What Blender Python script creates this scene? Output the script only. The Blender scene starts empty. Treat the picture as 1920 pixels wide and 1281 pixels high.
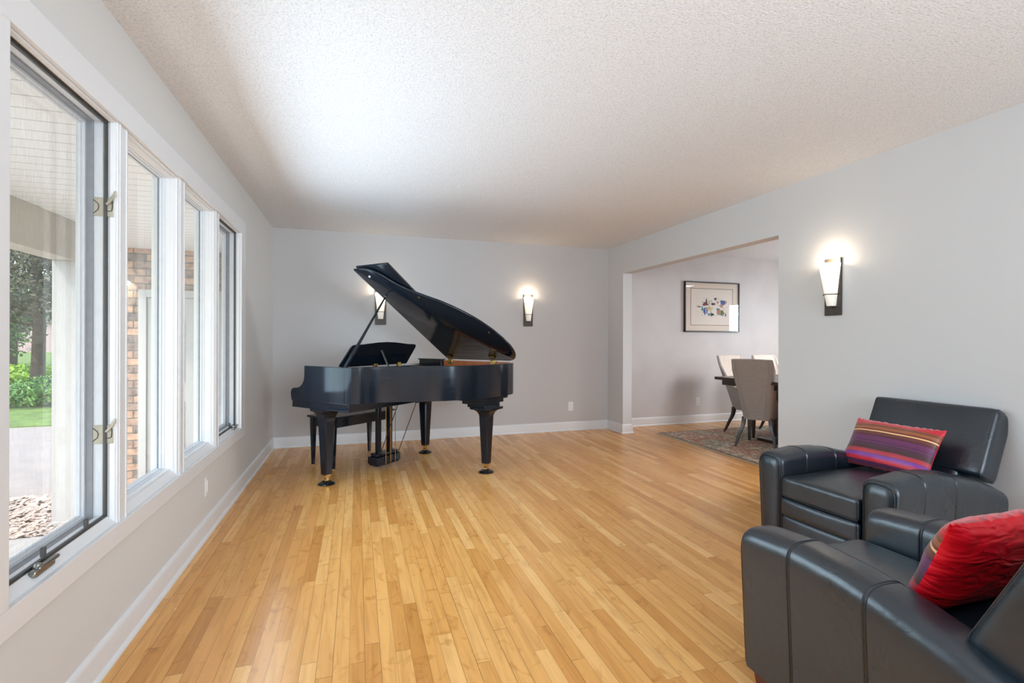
import bpy, bmesh, math, random
from mathutils import Vector, Matrix, noise as mnoise
random.seed(7)
PI = math.pi
R = math.radians
COL = bpy.context.scene.collection

# ------------------------------------------------------------------ materials
def new_mat(name):
    m = bpy.data.materials.new(name); m.use_nodes = True
    nt = m.node_tree; b = nt.nodes['Principled BSDF']
    return m, nt, b
def N(nt, typ, **kw):
    n = nt.nodes.new(typ)
    for k, v in kw.items(): setattr(n, k, v)
    return n
def L(nt, a, b): nt.links.new(a, b)
def c4(c): return (c[0], c[1], c[2], 1)
def srgb(r, g, b):
    f = lambda v: (v/255)/12.92 if v/255 <= .04045 else ((v/255+.055)/1.055)**2.4
    return (f(r), f(g), f(b))
def simple(name, col, rough=.5, metal=0, spec=.5, nscale=0, nstr=0, var=0, vscale=5, coat=0, emis=None, estr=0):
    m, nt, b = new_mat(name)
    b.inputs['Base Color'].default_value = c4(col)
    b.inputs['Roughness'].default_value = rough
    b.inputs['Metallic'].default_value = metal
    b.inputs['Specular IOR Level'].default_value = spec
    b.inputs['Coat Weight'].default_value = coat
    tc = N(nt, 'ShaderNodeTexCoord')
    if var:
        nz = N(nt, 'ShaderNodeTexNoise'); nz.inputs['Scale'].default_value = vscale; nz.inputs['Detail'].default_value = 4
        L(nt, tc.outputs['Object'], nz.inputs['Vector'])
        rp = N(nt, 'ShaderNodeValToRGB')
        rp.color_ramp.elements[0].position = .3; rp.color_ramp.elements[1].position = .7
        rp.color_ramp.elements[0].color = c4([max(0, x*(1-var)) for x in col]); rp.color_ramp.elements[1].color = c4([x*(1+var) for x in col])
        L(nt, nz.outputs['Fac'], rp.inputs['Fac']); L(nt, rp.outputs['Color'], b.inputs['Base Color'])
    if nscale:
        nz = N(nt, 'ShaderNodeTexNoise'); nz.inputs['Scale'].default_value = nscale; nz.inputs['Detail'].default_value = 3
        L(nt, tc.outputs['Object'], nz.inputs['Vector'])
        bp = N(nt, 'ShaderNodeBump'); bp.inputs['Strength'].default_value = nstr; bp.inputs['Distance'].default_value = .002
        L(nt, nz.outputs['Fac'], bp.inputs['Height']); L(nt, bp.outputs['Normal'], b.inputs['Normal'])
    if emis:
        b.inputs['Emission Color'].default_value = c4(emis); b.inputs['Emission Strength'].default_value = estr
    return m
def ramp(nt, stops, interp='LINEAR'):
    rp = N(nt, 'ShaderNodeValToRGB'); cr = rp.color_ramp; cr.interpolation = interp
    while len(cr.elements) > 1: cr.elements.remove(cr.elements[-1])
    cr.elements[0].position = stops[0][0]; cr.elements[0].color = c4(stops[0][1])
    for p, c in stops[1:]:
        e = cr.elements.new(p); e.color = c4(c)
    return rp
def mth(nt, op, a, b=None, c=None):
    n = N(nt, 'ShaderNodeMath', operation=op)
    for i, v in enumerate((a, b, c)):
        if v is None: continue
        if isinstance(v, (int, float)): n.inputs[i].default_value = v
        else: L(nt, v, n.inputs[i])
    return n.outputs[0]

WALLC = srgb(206, 204, 203)
M = {}
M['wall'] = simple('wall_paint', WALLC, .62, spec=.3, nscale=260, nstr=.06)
M['wall_left'] = simple('wall_paint_left_lit', srgb(212, 210, 207), .62, spec=.3, nscale=260, nstr=.06)  # same paint as the other walls, lightened to put more light into the colour
M['wall_back'] = simple('wall_paint_back', srgb(192, 187, 184), .6, spec=.3, nscale=260, nstr=.06)  # same paint again, darkened so the colour carries this wall's dimmer light
M['wall_dining'] = simple('wall_dining_paint_light_patches', srgb(203, 197, 196), .55, spec=.3, var=.05, vscale=2.6, nscale=260, nstr=.05)  # cloudy variation paints soft light patches into the wall colour
M['trim'] = simple('white_trim', srgb(223, 222, 222), .35, spec=.4, var=.01, vscale=9)
M['sash'] = simple('white_sash', srgb(214, 217, 221), .4, var=.03, vscale=30)
M['sash_grey'] = simple('grey_weatherstrip', srgb(128, 132, 138), .5, var=.1, vscale=40)
M['gasket'] = simple('dark_screen_frame', srgb(64, 62, 60), .45, metal=.2, var=.1, vscale=20)
M['latch'] = simple('latch_metal', srgb(176, 170, 154), .35, metal=.55, var=.08, vscale=60)
M['pewter'] = simple('pewter_metal', srgb(140, 136, 128), .28, metal=.85, var=.08, vscale=60)
M['plastic'] = simple('white_plastic', srgb(226, 225, 223), .3, var=.01, vscale=9)
M['slot'] = simple('dark_slot', (.02, .02, .02), .6)
M['bronze'] = simple('dark_bronze', srgb(70, 62, 54), .45, metal=.35, var=.12, vscale=40)
M['brass'] = simple('polished_brass', srgb(212, 178, 112), .2, metal=.95, var=.05, vscale=60)
M['mahog'] = simple('mahogany_leg', srgb(88, 38, 26), .3, var=.25, vscale=25)
M['darkwood'] = simple('espresso_wood', srgb(46, 34, 30), .3, var=.2, vscale=20)
M['linen_dark'] = simple('taupe_fabric', srgb(156, 149, 145), .9, spec=.1, nscale=700, nstr=.5, var=.06, vscale=40)
M['linen_light'] = simple('cream_fabric', srgb(222, 208, 196), .85, spec=.15, nscale=700, nstr=.4, var=.03, vscale=20)
M['blue_seat'] = simple('blue_fabric', srgb(70, 98, 118), .9, spec=.1, nscale=700, nstr=.4, var=.08, vscale=30)
M['black_gloss'] = simple('ebony_polish', (.012, .012, .013), .12, var=.1, vscale=6)
M['felt_red'] = simple('red_felt', (.25, .03, .03), .9)
M['ivory'] = simple('white_keys', srgb(235, 232, 222), .3)
M['gold'] = simple('gold_plate', srgb(176, 138, 70), .4, metal=.6, var=.1, vscale=10)
M['spruce'] = simple('soundboard_wood', srgb(190, 146, 88), .4, var=.1, vscale=12)
M['innerwood'] = simple('mahogany_inner_rim', srgb(150, 84, 48), .28, var=.18, vscale=14)

def leather():
    m, nt, b = new_mat('green_black_leather')
    tc = N(nt, 'ShaderNodeTexCoord')
    nz = N(nt, 'ShaderNodeTexNoise'); nz.inputs['Scale'].default_value = 4; nz.inputs['Detail'].default_value = 5
    L(nt, tc.outputs['Object'], nz.inputs['Vector'])
    rp = ramp(nt, [(.3, (.006, .0135, .021)), (.7, (.011, .0205, .031))])
    L(nt, nz.outputs['Fac'], rp.inputs['Fac']); L(nt, rp.outputs['Color'], b.inputs['Base Color'])
    rr = ramp(nt, [(.3, (.27,)*3), (.7, (.38,)*3)]); L(nt, nz.outputs['Fac'], rr.inputs['Fac']); L(nt, rr.outputs['Color'], b.inputs['Roughness'])
    b.inputs['Specular IOR Level'].default_value = .75; b.inputs['Coat Weight'].default_value = .2; b.inputs['Coat Roughness'].default_value = .3
    v = N(nt, 'ShaderNodeTexVoronoi'); v.inputs['Scale'].default_value = 520; L(nt, tc.outputs['Object'], v.inputs['Vector'])
    w = N(nt, 'ShaderNodeTexNoise'); w.inputs['Scale'].default_value = 13; w.inputs['Detail'].default_value = 3; w.inputs['Distortion'].default_value = .8
    L(nt, tc.outputs['Object'], w.inputs['Vector'])
    b1 = N(nt, 'ShaderNodeBump'); b1.inputs['Strength'].default_value = .12; b1.inputs['Distance'].default_value = .001
    L(nt, v.outputs['Distance'], b1.inputs['Height'])
    b2 = N(nt, 'ShaderNodeBump'); b2.inputs['Strength'].default_value = .28; b2.inputs['Distance'].default_value = .008
    L(nt, w.outputs['Fac'], b2.inputs['Height']); L(nt, b1.outputs['Normal'], b2.inputs['Normal'])
    L(nt, b2.outputs['Normal'], b.inputs['Normal'])
    return m
M['leather'] = leather()
M['welt'] = simple('leather_welt', (.006, .009, .011), .45, spec=.6, nscale=300, nstr=.1)

def ebony():
    m, nt, b = new_mat('satin_ebony')
    b.inputs['Base Color'].default_value = (.0065, .0095, .015, 1)
    b.inputs['Specular IOR Level'].default_value = .36
    tc = N(nt, 'ShaderNodeTexCoord'); mp = N(nt, 'ShaderNodeMapping'); mp.inputs['Scale'].default_value = (5, 5, 60)
    L(nt, tc.outputs['Object'], mp.inputs['Vector'])
    nz = N(nt, 'ShaderNodeTexNoise'); nz.inputs['Scale'].default_value = 1; nz.inputs['Detail'].default_value = 3
    L(nt, mp.outputs['Vector'], nz.inputs['Vector'])
    rr = ramp(nt, [(.3, (.11,)*3), (.7, (.16,)*3)]); L(nt, nz.outputs['Fac'], rr.inputs['Fac']); L(nt, rr.outputs['Color'], b.inputs['Roughness'])
    bp = N(nt, 'ShaderNodeBump'); bp.inputs['Strength'].default_value = .03; bp.inputs['Distance'].default_value = .0004
    L(nt, nz.outputs['Fac'], bp.inputs['Height']); L(nt, bp.outputs['Normal'], b.inputs['Normal'])
    return m
M['ebony'] = ebony()

def floor_mat():
    m, nt, b = new_mat('maple_strip_floor')
    tc = N(nt, 'ShaderNodeTexCoord'); sp = N(nt, 'ShaderNodeSeparateXYZ'); L(nt, tc.outputs['Object'], sp.inputs[0])
    x, y = sp.outputs[0], sp.outputs[1]
    xs = mth(nt, 'DIVIDE', x, .0572); row = mth(nt, 'FLOOR', xs); fx = mth(nt, 'FRACT', xs)
    wn = N(nt, 'ShaderNodeTexWhiteNoise', noise_dimensions='1D'); L(nt, row, wn.inputs['W'])
    ln = mth(nt, 'MULTIPLY_ADD', wn.outputs['Value'], .55, .55)
    ys = mth(nt, 'DIVIDE', mth(nt, 'MULTIPLY_ADD', wn.outputs['Value'], 37.3, y), ln)
    brd = mth(nt, 'FLOOR', ys); fy = mth(nt, 'FRACT', ys)
    cb = N(nt, 'ShaderNodeCombineXYZ'); L(nt, row, cb.inputs[0]); L(nt, brd, cb.inputs[1])
    w2 = N(nt, 'ShaderNodeTexWhiteNoise', noise_dimensions='2D'); L(nt, cb.outputs[0], w2.inputs['Vector'])
    rp = ramp(nt, [(0, srgb(200, 137, 68)), (.12, srgb(213, 149, 78)), (.45, srgb(222, 160, 88)), (.75, srgb(229, 169, 97)), (1, srgb(239, 184, 115))])
    L(nt, w2.outputs['Value'], rp.inputs['Fac'])
    # grain
    cb2 = N(nt, 'ShaderNodeCombineXYZ')
    L(nt, mth(nt, 'MULTIPLY', x, 30), cb2.inputs[0]); L(nt, mth(nt, 'MULTIPLY', y, 2.4), cb2.inputs[1])
    L(nt, mth(nt, 'MULTIPLY', w2.outputs['Value'], 50), cb2.inputs[2])
    g = N(nt, 'ShaderNodeTexNoise'); g.inputs['Scale'].default_value = 1; g.inputs['Detail'].default_value = 6; g.inputs['Distortion'].default_value = 1.2
    L(nt, cb2.outputs[0], g.inputs['Vector'])
    cb3 = N(nt, 'ShaderNodeCombineXYZ')
    L(nt, mth(nt, 'MULTIPLY', x, 7), cb3.inputs[0]); L(nt, mth(nt, 'MULTIPLY', y, 5), cb3.inputs[1]); L(nt, mth(nt, 'MULTIPLY', w2.outputs['Value'], 90), cb3.inputs[2])
    g2 = N(nt, 'ShaderNodeTexNoise'); g2.inputs['Scale'].default_value = 1; g2.inputs['Detail'].default_value = 4; g2.inputs['Distortion'].default_value = 2.5
    L(nt, cb3.outputs[0], g2.inputs['Vector'])
    gr = ramp(nt, [(.3, (.84, .8, .74)), (.55, (1, 1, 1)), (.75, (1.05, 1.04, 1.02))]); L(nt, g.outputs['Fac'], gr.inputs['Fac'])
    gr2 = ramp(nt, [(.28, (.80, .72, .62)), (.42, (1, 1, 1)), (1, (1, 1, 1))]); L(nt, g2.outputs['Fac'], gr2.inputs['Fac'])
    mx = N(nt, 'ShaderNodeMix', data_type='RGBA', blend_type='MULTIPLY'); mx.inputs[0].default_value = 1
    L(nt, rp.outputs['Color'], mx.inputs[6]); L(nt, gr.outputs['Color'], mx.inputs[7])
    mx1 = N(nt, 'ShaderNodeMix', data_type='RGBA', blend_type='MULTIPLY'); mx1.inputs[0].default_value = 1
    L(nt, mx.outputs[2], mx1.inputs[6]); L(nt, gr2.outputs['Color'], mx1.inputs[7])
    # gaps
    ex = mth(nt, 'MINIMUM', fx, mth(nt, 'SUBTRACT', 1, fx)); gx = mth(nt, 'LESS_THAN', ex, .018)
    ey = mth(nt, 'MULTIPLY', mth(nt, 'MINIMUM', fy, mth(nt, 'SUBTRACT', 1, fy)), ln); gy = mth(nt, 'LESS_THAN', ey, .0011)
    gap = mth(nt, 'MAXIMUM', gx, gy)
    gs = N(nt, 'ShaderNodeTexWhiteNoise', noise_dimensions='1D'); L(nt, mth(nt, 'ADD', mth(nt, 'FLOOR', mth(nt, 'ADD', xs, .5)), .37), gs.inputs['W'])
    gf = mth(nt, 'MULTIPLY', gap, mth(nt, 'MULTIPLY_ADD', gs.outputs['Value'], .6, .25))
    mx2 = N(nt, 'ShaderNodeMix', data_type='RGBA'); L(nt, gf, mx2.inputs[0])
    L(nt, mx1.outputs[2], mx2.inputs[6]); mx2.inputs[7].default_value = c4(srgb(92, 60, 28))
    L(nt, mx2.outputs[2], b.inputs['Base Color'])
    rr = mth(nt, 'MULTIPLY_ADD', g2.outputs['Fac'], .1, .2); L(nt, rr, b.inputs['Roughness'])
    b.inputs['Specular IOR Level'].default_value = .5
    bp = N(nt, 'ShaderNodeBump'); bp.inputs['Strength'].default_value = .25; bp.inputs['Distance'].default_value = .001
    L(nt, mth(nt, 'SUBTRACT', mth(nt, 'MULTIPLY', g2.outputs['Fac'], .5), gap), bp.inputs['Height']); L(nt, bp.outputs['Normal'], b.inputs['Normal'])
    return m
M['floor'] = floor_mat()

def ceiling_mat():
    m, nt, b = new_mat('popcorn_ceiling')
    tc = N(nt, 'ShaderNodeTexCoord')
    nz = N(nt, 'ShaderNodeTexNoise'); nz.inputs['Scale'].default_value = 120; nz.inputs['Detail'].default_value = 2; nz.inputs['Roughness'].default_value = .55
    L(nt, tc.outputs['Object'], nz.inputs['Vector'])
    rp = ramp(nt, [(.28, srgb(208, 208, 209)), (.45, srgb(228, 228, 230)), (.7, srgb(238, 238, 240))]); L(nt, nz.outputs['Fac'], rp.inputs['Fac'])
    L(nt, rp.outputs['Color'], b.inputs['Base Color']); b.inputs['Roughness'].default_value = .95; b.inputs['Specular IOR Level'].default_value = .1
    bp = N(nt, 'ShaderNodeBump'); bp.inputs['Strength'].default_value = .6; bp.inputs['Distance'].default_value = .005
    L(nt, nz.outputs['Fac'], bp.inputs['Height']); L(nt, bp.outputs['Normal'], b.inputs['Normal'])
    return m
M['ceiling'] = ceiling_mat()

def glass_mat(name, tint=(1, 1, 1), rough=0, k=1.0):
    m = bpy.data.materials.new(name); m.use_nodes = True; nt = m.node_tree; nt.nodes.clear()
    o = N(nt, 'ShaderNodeOutputMaterial'); t = N(nt, 'ShaderNodeBsdfTransparent'); t.inputs[0].default_value = c4(tint)
    g = N(nt, 'ShaderNodeBsdfGlossy'); g.inputs['Roughness'].default_value = rough
    f = N(nt, 'ShaderNodeFresnel'); f.inputs['IOR'].default_value = 1.45
    mx = N(nt, 'ShaderNodeMixShader'); L(nt, mth(nt, 'MULTIPLY', f.outputs[0], k), mx.inputs[0]); L(nt, t.outputs[0], mx.inputs[1]); L(nt, g.outputs[0], mx.inputs[2])
    L(nt, mx.outputs[0], o.inputs[0]); return m
M['glass'] = glass_mat('window_glass', (.96, .98, .97), k=.2)
M['picglass'] = glass_mat('picture_glass', (1, 1, 1), k=.42)
def screen_mat():
    m = bpy.data.materials.new('insect_screen'); m.use_nodes = True; nt = m.node_tree; nt.nodes.clear()
    o = N(nt, 'ShaderNodeOutputMaterial'); t = N(nt, 'ShaderNodeBsdfTransparent')
    d = N(nt, 'ShaderNodeBsdfDiffuse'); d.inputs[0].default_value = (.42, .42, .42, 1)
    tc = N(nt, 'ShaderNodeTexCoord'); mp = N(nt, 'ShaderNodeMapping'); mp.inputs['Scale'].default_value = (1, 300, 14)
    L(nt, tc.outputs['Object'], mp.inputs[0]); nz = N(nt, 'ShaderNodeTexNoise'); nz.inputs['Scale'].default_value = 1; L(nt, mp.outputs[0], nz.inputs['Vector'])
    mx = N(nt, 'ShaderNodeMixShader'); L(nt, mth(nt, 'MULTIPLY_ADD', nz.outputs['Fac'], .3, .05), mx.inputs[0])
    L(nt, t.outputs[0], mx.inputs[1]); L(nt, d.outputs[0], mx.inputs[2]); L(nt, mx.outputs[0], o.inputs[0]); return m
M['screen'] = screen_mat()

def shade_mat():
    m, nt, b = new_mat('frosted_lamp_glass')
    b.inputs['Base Color'].default_value = c4(srgb(240, 235, 225)); b.inputs['Roughness'].default_value = .3
    tc = N(nt, 'ShaderNodeTexCoord'); sp = N(nt, 'ShaderNodeSeparateXYZ'); L(nt, tc.outputs['Object'], sp.inputs[0])
    mr = N(nt, 'ShaderNodeMapRange'); mr.inputs[1].default_value = -.14; mr.inputs[2].default_value = .17; L(nt, sp.outputs[2], mr.inputs[0])
    rp = ramp(nt, [(0, (.10, .09, .075)), (.24, (.30, .26, .2)), (.3, (.5, .42, .32)), (.6, (1.0, .8, .56)), (.85, (2.2, 1.9, 1.5)), (1, (3, 2.8, 2.5))])
    L(nt, mr.outputs[0], rp.inputs['Fac']); L(nt, rp.outputs['Color'], b.inputs['Emission Color']); b.inputs['Emission Strength'].default_value = .85
    return m
M['shade'] = shade_mat()

def pillow_mat(name, kind):
    m, nt, b = new_mat(name)
    b.inputs['Roughness'].default_value = .42; b.inputs['Sheen Weight'].default_value = .3
    tc = N(nt, 'ShaderNodeTexCoord')
    nz = N(nt, 'ShaderNodeTexNoise'); nz.inputs['Scale'].default_value = 9; nz.inputs['Detail'].default_value = 3; L(nt, tc.outputs['Object'], nz.inputs['Vector'])
    if kind == 'stripe':
        sp = N(nt, 'ShaderNodeSeparateXYZ'); L(nt, tc.outputs['Object'], sp.inputs[0])
        zz = mth(nt, 'MULTIPLY_ADD', nz.outputs['Fac'], .006, mth(nt, 'ADD', sp.outputs[2], -.003))
        mr = N(nt, 'ShaderNodeMapRange'); mr.inputs[1].default_value = .148; mr.inputs[2].default_value = -.148; L(nt, zz, mr.inputs[0])
        red, drk, pur, brn, gold, vio = srgb(205, 22, 44), srgb(84, 28, 40), srgb(96, 34, 82), srgb(128, 72, 44), srgb(238, 190, 130), srgb(120, 52, 150)
        st = [(0, red), (.13, srgb(150, 60, 40)), (.16, brn), (.2, srgb(160, 92, 50)), (.25, srgb(120, 50, 40)), (.285, gold), (.31, srgb(110, 52, 40)), (.36, drk), (.41, pur), (.55, srgb(74, 30, 58)),
              (.62, srgb(70, 34, 36)), (.68, srgb(170, 44, 58)), (.77, vio), (.82, srgb(150, 40, 120)), (.85, red), (.91, srgb(90, 26, 76)), (.96, srgb(150, 26, 60))]
        rp = ramp(nt, st, 'CONSTANT'); L(nt, mr.outputs[0], rp.inputs['Fac'])
        wv = N(nt, 'ShaderNodeTexWhiteNoise', noise_dimensions='1D'); L(nt, mth(nt, 'FLOOR', mth(nt, 'MULTIPLY', zz, 420)), wv.inputs['W'])
        gr = ramp(nt, [(0, (.55, .5, .5)), (.5, (1, 1, 1)), (1, (1.5, 1.35, 1.3))]); L(nt, wv.outputs['Value'], gr.inputs['Fac'])
        mx = N(nt, 'ShaderNodeMix', data_type='RGBA', blend_type='MULTIPLY'); mx.inputs[0].default_value = .85
        L(nt, rp.outputs['Color'], mx.inputs[6]); L(nt, gr.outputs['Color'], mx.inputs[7]); L(nt, mx.outputs[2], b.inputs['Base Color'])
        h = mth(nt, 'MULTIPLY', wv.outputs['Value'], .3)
        bp = N(nt, 'ShaderNodeBump'); bp.inputs['Strength'].default_value = .5; bp.inputs['Distance'].default_value = .002; L(nt, h, bp.inputs['Height'])
        L(nt, bp.outputs['Normal'], b.inputs['Normal'])
    else:
        b.inputs['Base Color'].default_value = c4(srgb(222, 12, 34)); b.inputs['Roughness'].default_value = .5; b.inputs['Sheen Weight'].default_value = 0; b.inputs['Specular IOR Level'].default_value = .3
        mp = N(nt, 'ShaderNodeMapping'); mp.inputs['Scale'].default_value = (7, 7, 26); mp.inputs['Rotation'].default_value = (0, R(35), 0); L(nt, tc.outputs['Object'], mp.inputs[0])
        n2 = N(nt, 'ShaderNodeTexNoise'); n2.inputs['Scale'].default_value = 1; n2.inputs['Detail'].default_value = 2; n2.inputs['Distortion'].default_value = 1.2; L(nt, mp.outputs[0], n2.inputs['Vector'])
        bp = N(nt, 'ShaderNodeBump'); bp.inputs['Strength'].default_value = .8; bp.inputs['Distance'].default_value = .022; L(nt, n2.outputs['Fac'], bp.inputs['Height'])
        L(nt, bp.outputs['Normal'], b.inputs['Normal'])
    return m
M['stripe'] = pillow_mat('striped_silk', 'stripe')
M['redsilk'] = pillow_mat('red_silk', 'red')

def rug_mat():
    m, nt, b = new_mat('faded_oriental_rug')
    tc = N(nt, 'ShaderNodeTexCoord')
    v = N(nt, 'ShaderNodeTexVoronoi'); v.inputs['Scale'].default_value = 13; L(nt, tc.outputs['Object'], v.inputs['Vector'])
    nz = N(nt, 'ShaderNodeTexNoise'); nz.inputs['Scale'].default_value = 26; nz.inputs['Detail'].default_value = 5; nz.inputs['Distortion'].default_value = 1.5; L(nt, tc.outputs['Object'], nz.inputs['Vector'])
    n3 = N(nt, 'ShaderNodeTexNoise'); n3.inputs['Scale'].default_value = 2.4; L(nt, tc.outputs['Object'], n3.inputs['Vector'])
    f = mth(nt, 'ADD', mth(nt, 'MULTIPLY', v.outputs['Distance'], .5), mth(nt, 'MULTIPLY', nz.outputs['Fac'], .75))
    ra = ramp(nt, [(.2, srgb(84, 88, 78)), (.32, srgb(184, 176, 150)), (.46, srgb(222, 212, 188)), (.62, srgb(134, 128, 114)), (.78, srgb(222, 214, 196))])
    rb = ramp(nt, [(.2, srgb(116, 90, 80)), (.32, srgb(206, 158, 136)), (.46, srgb(222, 200, 178)), (.62, srgb(168, 112, 100)), (.78, srgb(216, 202, 180))])
    L(nt, f, ra.inputs['Fac']); L(nt, f, rb.inputs['Fac'])
    mx = N(nt, 'ShaderNodeMix', data_type='RGBA'); rf = ramp(nt, [(.42, (0,)*3), (.56, (1,)*3)]); L(nt, n3.outputs['Fac'], rf.inputs['Fac']); L(nt, rf.outputs['Color'], mx.inputs[0])
    L(nt, ra.outputs['Color'], mx.inputs[6]); L(nt, rb.outputs['Color'], mx.inputs[7])
    L(nt, mx.outputs[2], b.inputs['Base Color']); b.inputs['Roughness'].default_value = .95; b.inputs['Specular IOR Level'].default_value = .1
    return m
M['rug'] = rug_mat()
M['rugedge'] = simple('rug_binding', srgb(48, 46, 42), .9)
M['fringe'] = simple('cotton_fringe', srgb(196, 184, 160), .9, var=.15, vscale=50)

def brick_mat():
    m, nt, b = new_mat('old_brick')
    tc = N(nt, 'ShaderNodeTexCoord'); sp = N(nt, 'ShaderNodeSeparateXYZ'); L(nt, tc.outputs['Object'], sp.inputs[0])
    cb = N(nt, 'ShaderNodeCombineXYZ'); L(nt, sp.outputs[0], cb.inputs[0]); L(nt, sp.outputs[2], cb.inputs[1])
    nz = N(nt, 'ShaderNodeTexNoise'); nz.inputs['Scale'].default_value = 14; nz.inputs['Detail'].default_value = 4; L(nt, tc.outputs['Object'], nz.inputs['Vector'])
    va = N(nt, 'ShaderNodeVectorMath', operation='ADD'); L(nt, cb.outputs[0], va.inputs[0])
    vs = N(nt, 'ShaderNodeVectorMath', operation='SCALE'); vs.inputs['Scale'].default_value = .016; L(nt, nz.outputs['Color'], vs.inputs[0]); L(nt, vs.outputs[0], va.inputs[1])
    br = N(nt, 'ShaderNodeTexBrick'); br.inputs['Scale'].default_value = 1; br.inputs['Brick Width'].default_value = .22; br.inputs['Row Height'].default_value = .078
    br.inputs['Mortar Size'].default_value = .007; br.inputs['Mortar Smooth'].default_value = .3; br.inputs['Bias'].default_value = 0
    br.inputs['Color1'].default_value = c4(srgb(204, 168, 144)); br.inputs['Color2'].default_value = c4(srgb(138, 130, 126)); br.inputs['Mortar'].default_value = c4(srgb(128, 124, 118))
    L(nt, va.outputs[0], br.inputs['Vector'])
    rp = ramp(nt, [(.3, (.6, .62, .66)), (.5, (1, 1, 1)), (.7, (1.25, 1.2, 1.1))]); L(nt, nz.outputs['Fac'], rp.inputs['Fac'])
    mx = N(nt, 'ShaderNodeMix', data_type='RGBA', blend_type='MULTIPLY'); mx.inputs[0].default_value = 1
    L(nt, br.outputs['Color'], mx.inputs[6]); L(nt, rp.outputs['Color'], mx.inputs[7]); L(nt, mx.outputs[2], b.inputs['Base Color'])
    b.inputs['Roughness'].default_value = .9
    bp = N(nt, 'ShaderNodeBump'); bp.inputs['Strength'].default_value = .6; bp.inputs['Distance'].default_value = .01; L(nt, mth(nt, 'SUBTRACT', nz.outputs['Fac'], br.outputs['Fac']), bp.inputs['Height']); L(nt, bp.outputs['Normal'], b.inputs['Normal'])
    return m
M['brick'] = brick_mat()
def beadboard_mat():
    m, nt, b = new_mat('white_beadboard')
    tc = N(nt, 'ShaderNodeTexCoord'); sp = N(nt, 'ShaderNodeSeparateXYZ'); L(nt, tc.outputs['Object'], sp.inputs[0])
    fr = mth(nt, 'FRACT', mth(nt, 'DIVIDE', sp.outputs[1], .13)); gp = mth(nt, 'LESS_THAN', fr, .07)
    mx = N(nt, 'ShaderNodeMix', data_type='RGBA'); L(nt, gp, mx.inputs[0]); mx.inputs[6].default_value = c4(srgb(240, 238, 234)); mx.inputs[7].default_value = c4(srgb(186, 184, 182))
    L(nt, mx.outputs[2], b.inputs['Base Color']); b.inputs['Roughness'].default_value = .6
    L(nt, mx.outputs[2], b.inputs['Emission Color']); b.inputs['Emission Strength'].default_value = 0
    return m
M['bead'] = beadboard_mat()
M['extwhite'] = simple('painted_exterior_wood', srgb(186, 184, 181), .6, var=.03, vscale=12)
M['extbeige'] = simple('painted_beam', srgb(196, 186, 170), .6, var=.03, vscale=12)
M['concrete'] = simple('driveway_concrete', srgb(158, 148, 140), .9, var=.08, vscale=3, nscale=60, nstr=.3)
M['paver'] = simple('pale_stone_edging', srgb(170, 165, 160), .9, var=.1, vscale=14)
M['soil'] = simple('mulch_soil', srgb(110, 92, 80), .95, var=.3, vscale=30)
M['lawn'] = simple('lawn_grass', srgb(104, 128, 62), .95, var=.35, vscale=5, nscale=90, nstr=.8)
M['bark'] = simple('tree_bark', srgb(84, 72, 62), .9, var=.3, vscale=14)
M['pinkwall'] = simple('distant_pink_siding', srgb(196, 168, 170), .8)
M['roofing'] = simple('distant_roof', srgb(96, 88, 86), .8)
def leaf_mat(name, a, b_, c, sc):
    m, nt, b = new_mat(name)
    tc = N(nt, 'ShaderNodeTexCoord'); nz = N(nt, 'ShaderNodeTexNoise'); nz.inputs['Scale'].default_value = sc; nz.inputs['Detail'].default_value = 6
    L(nt, tc.outputs['Object'], nz.inputs['Vector']); rp = ramp(nt, [(.3, a), (.5, b_), (.7, c)]); L(nt, nz.outputs['Fac'], rp.inputs['Fac'])
    L(nt, rp.outputs['Color'], b.inputs['Base Color']); b.inputs['Roughness'].default_value = .6
    b.inputs['Transmission Weight'].default_value = 0
    return m
M['leafdark'] = leaf_mat('evergreen_needles', srgb(40, 52, 38), srgb(80, 84, 62), srgb(128, 118, 94), 6)
M['leafgreen'] = leaf_mat('green_leaves', srgb(44, 84, 34), srgb(84, 130, 58), srgb(150, 190, 96), 3)
M['leafbright'] = leaf_mat('bright_green_leaves', srgb(96, 140, 40), srgb(150, 190, 60), srgb(196, 224, 104), 3)
M['chips'] = simple('wood_chips', srgb(196, 178, 166), .9, var=.3, vscale=16)

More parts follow.
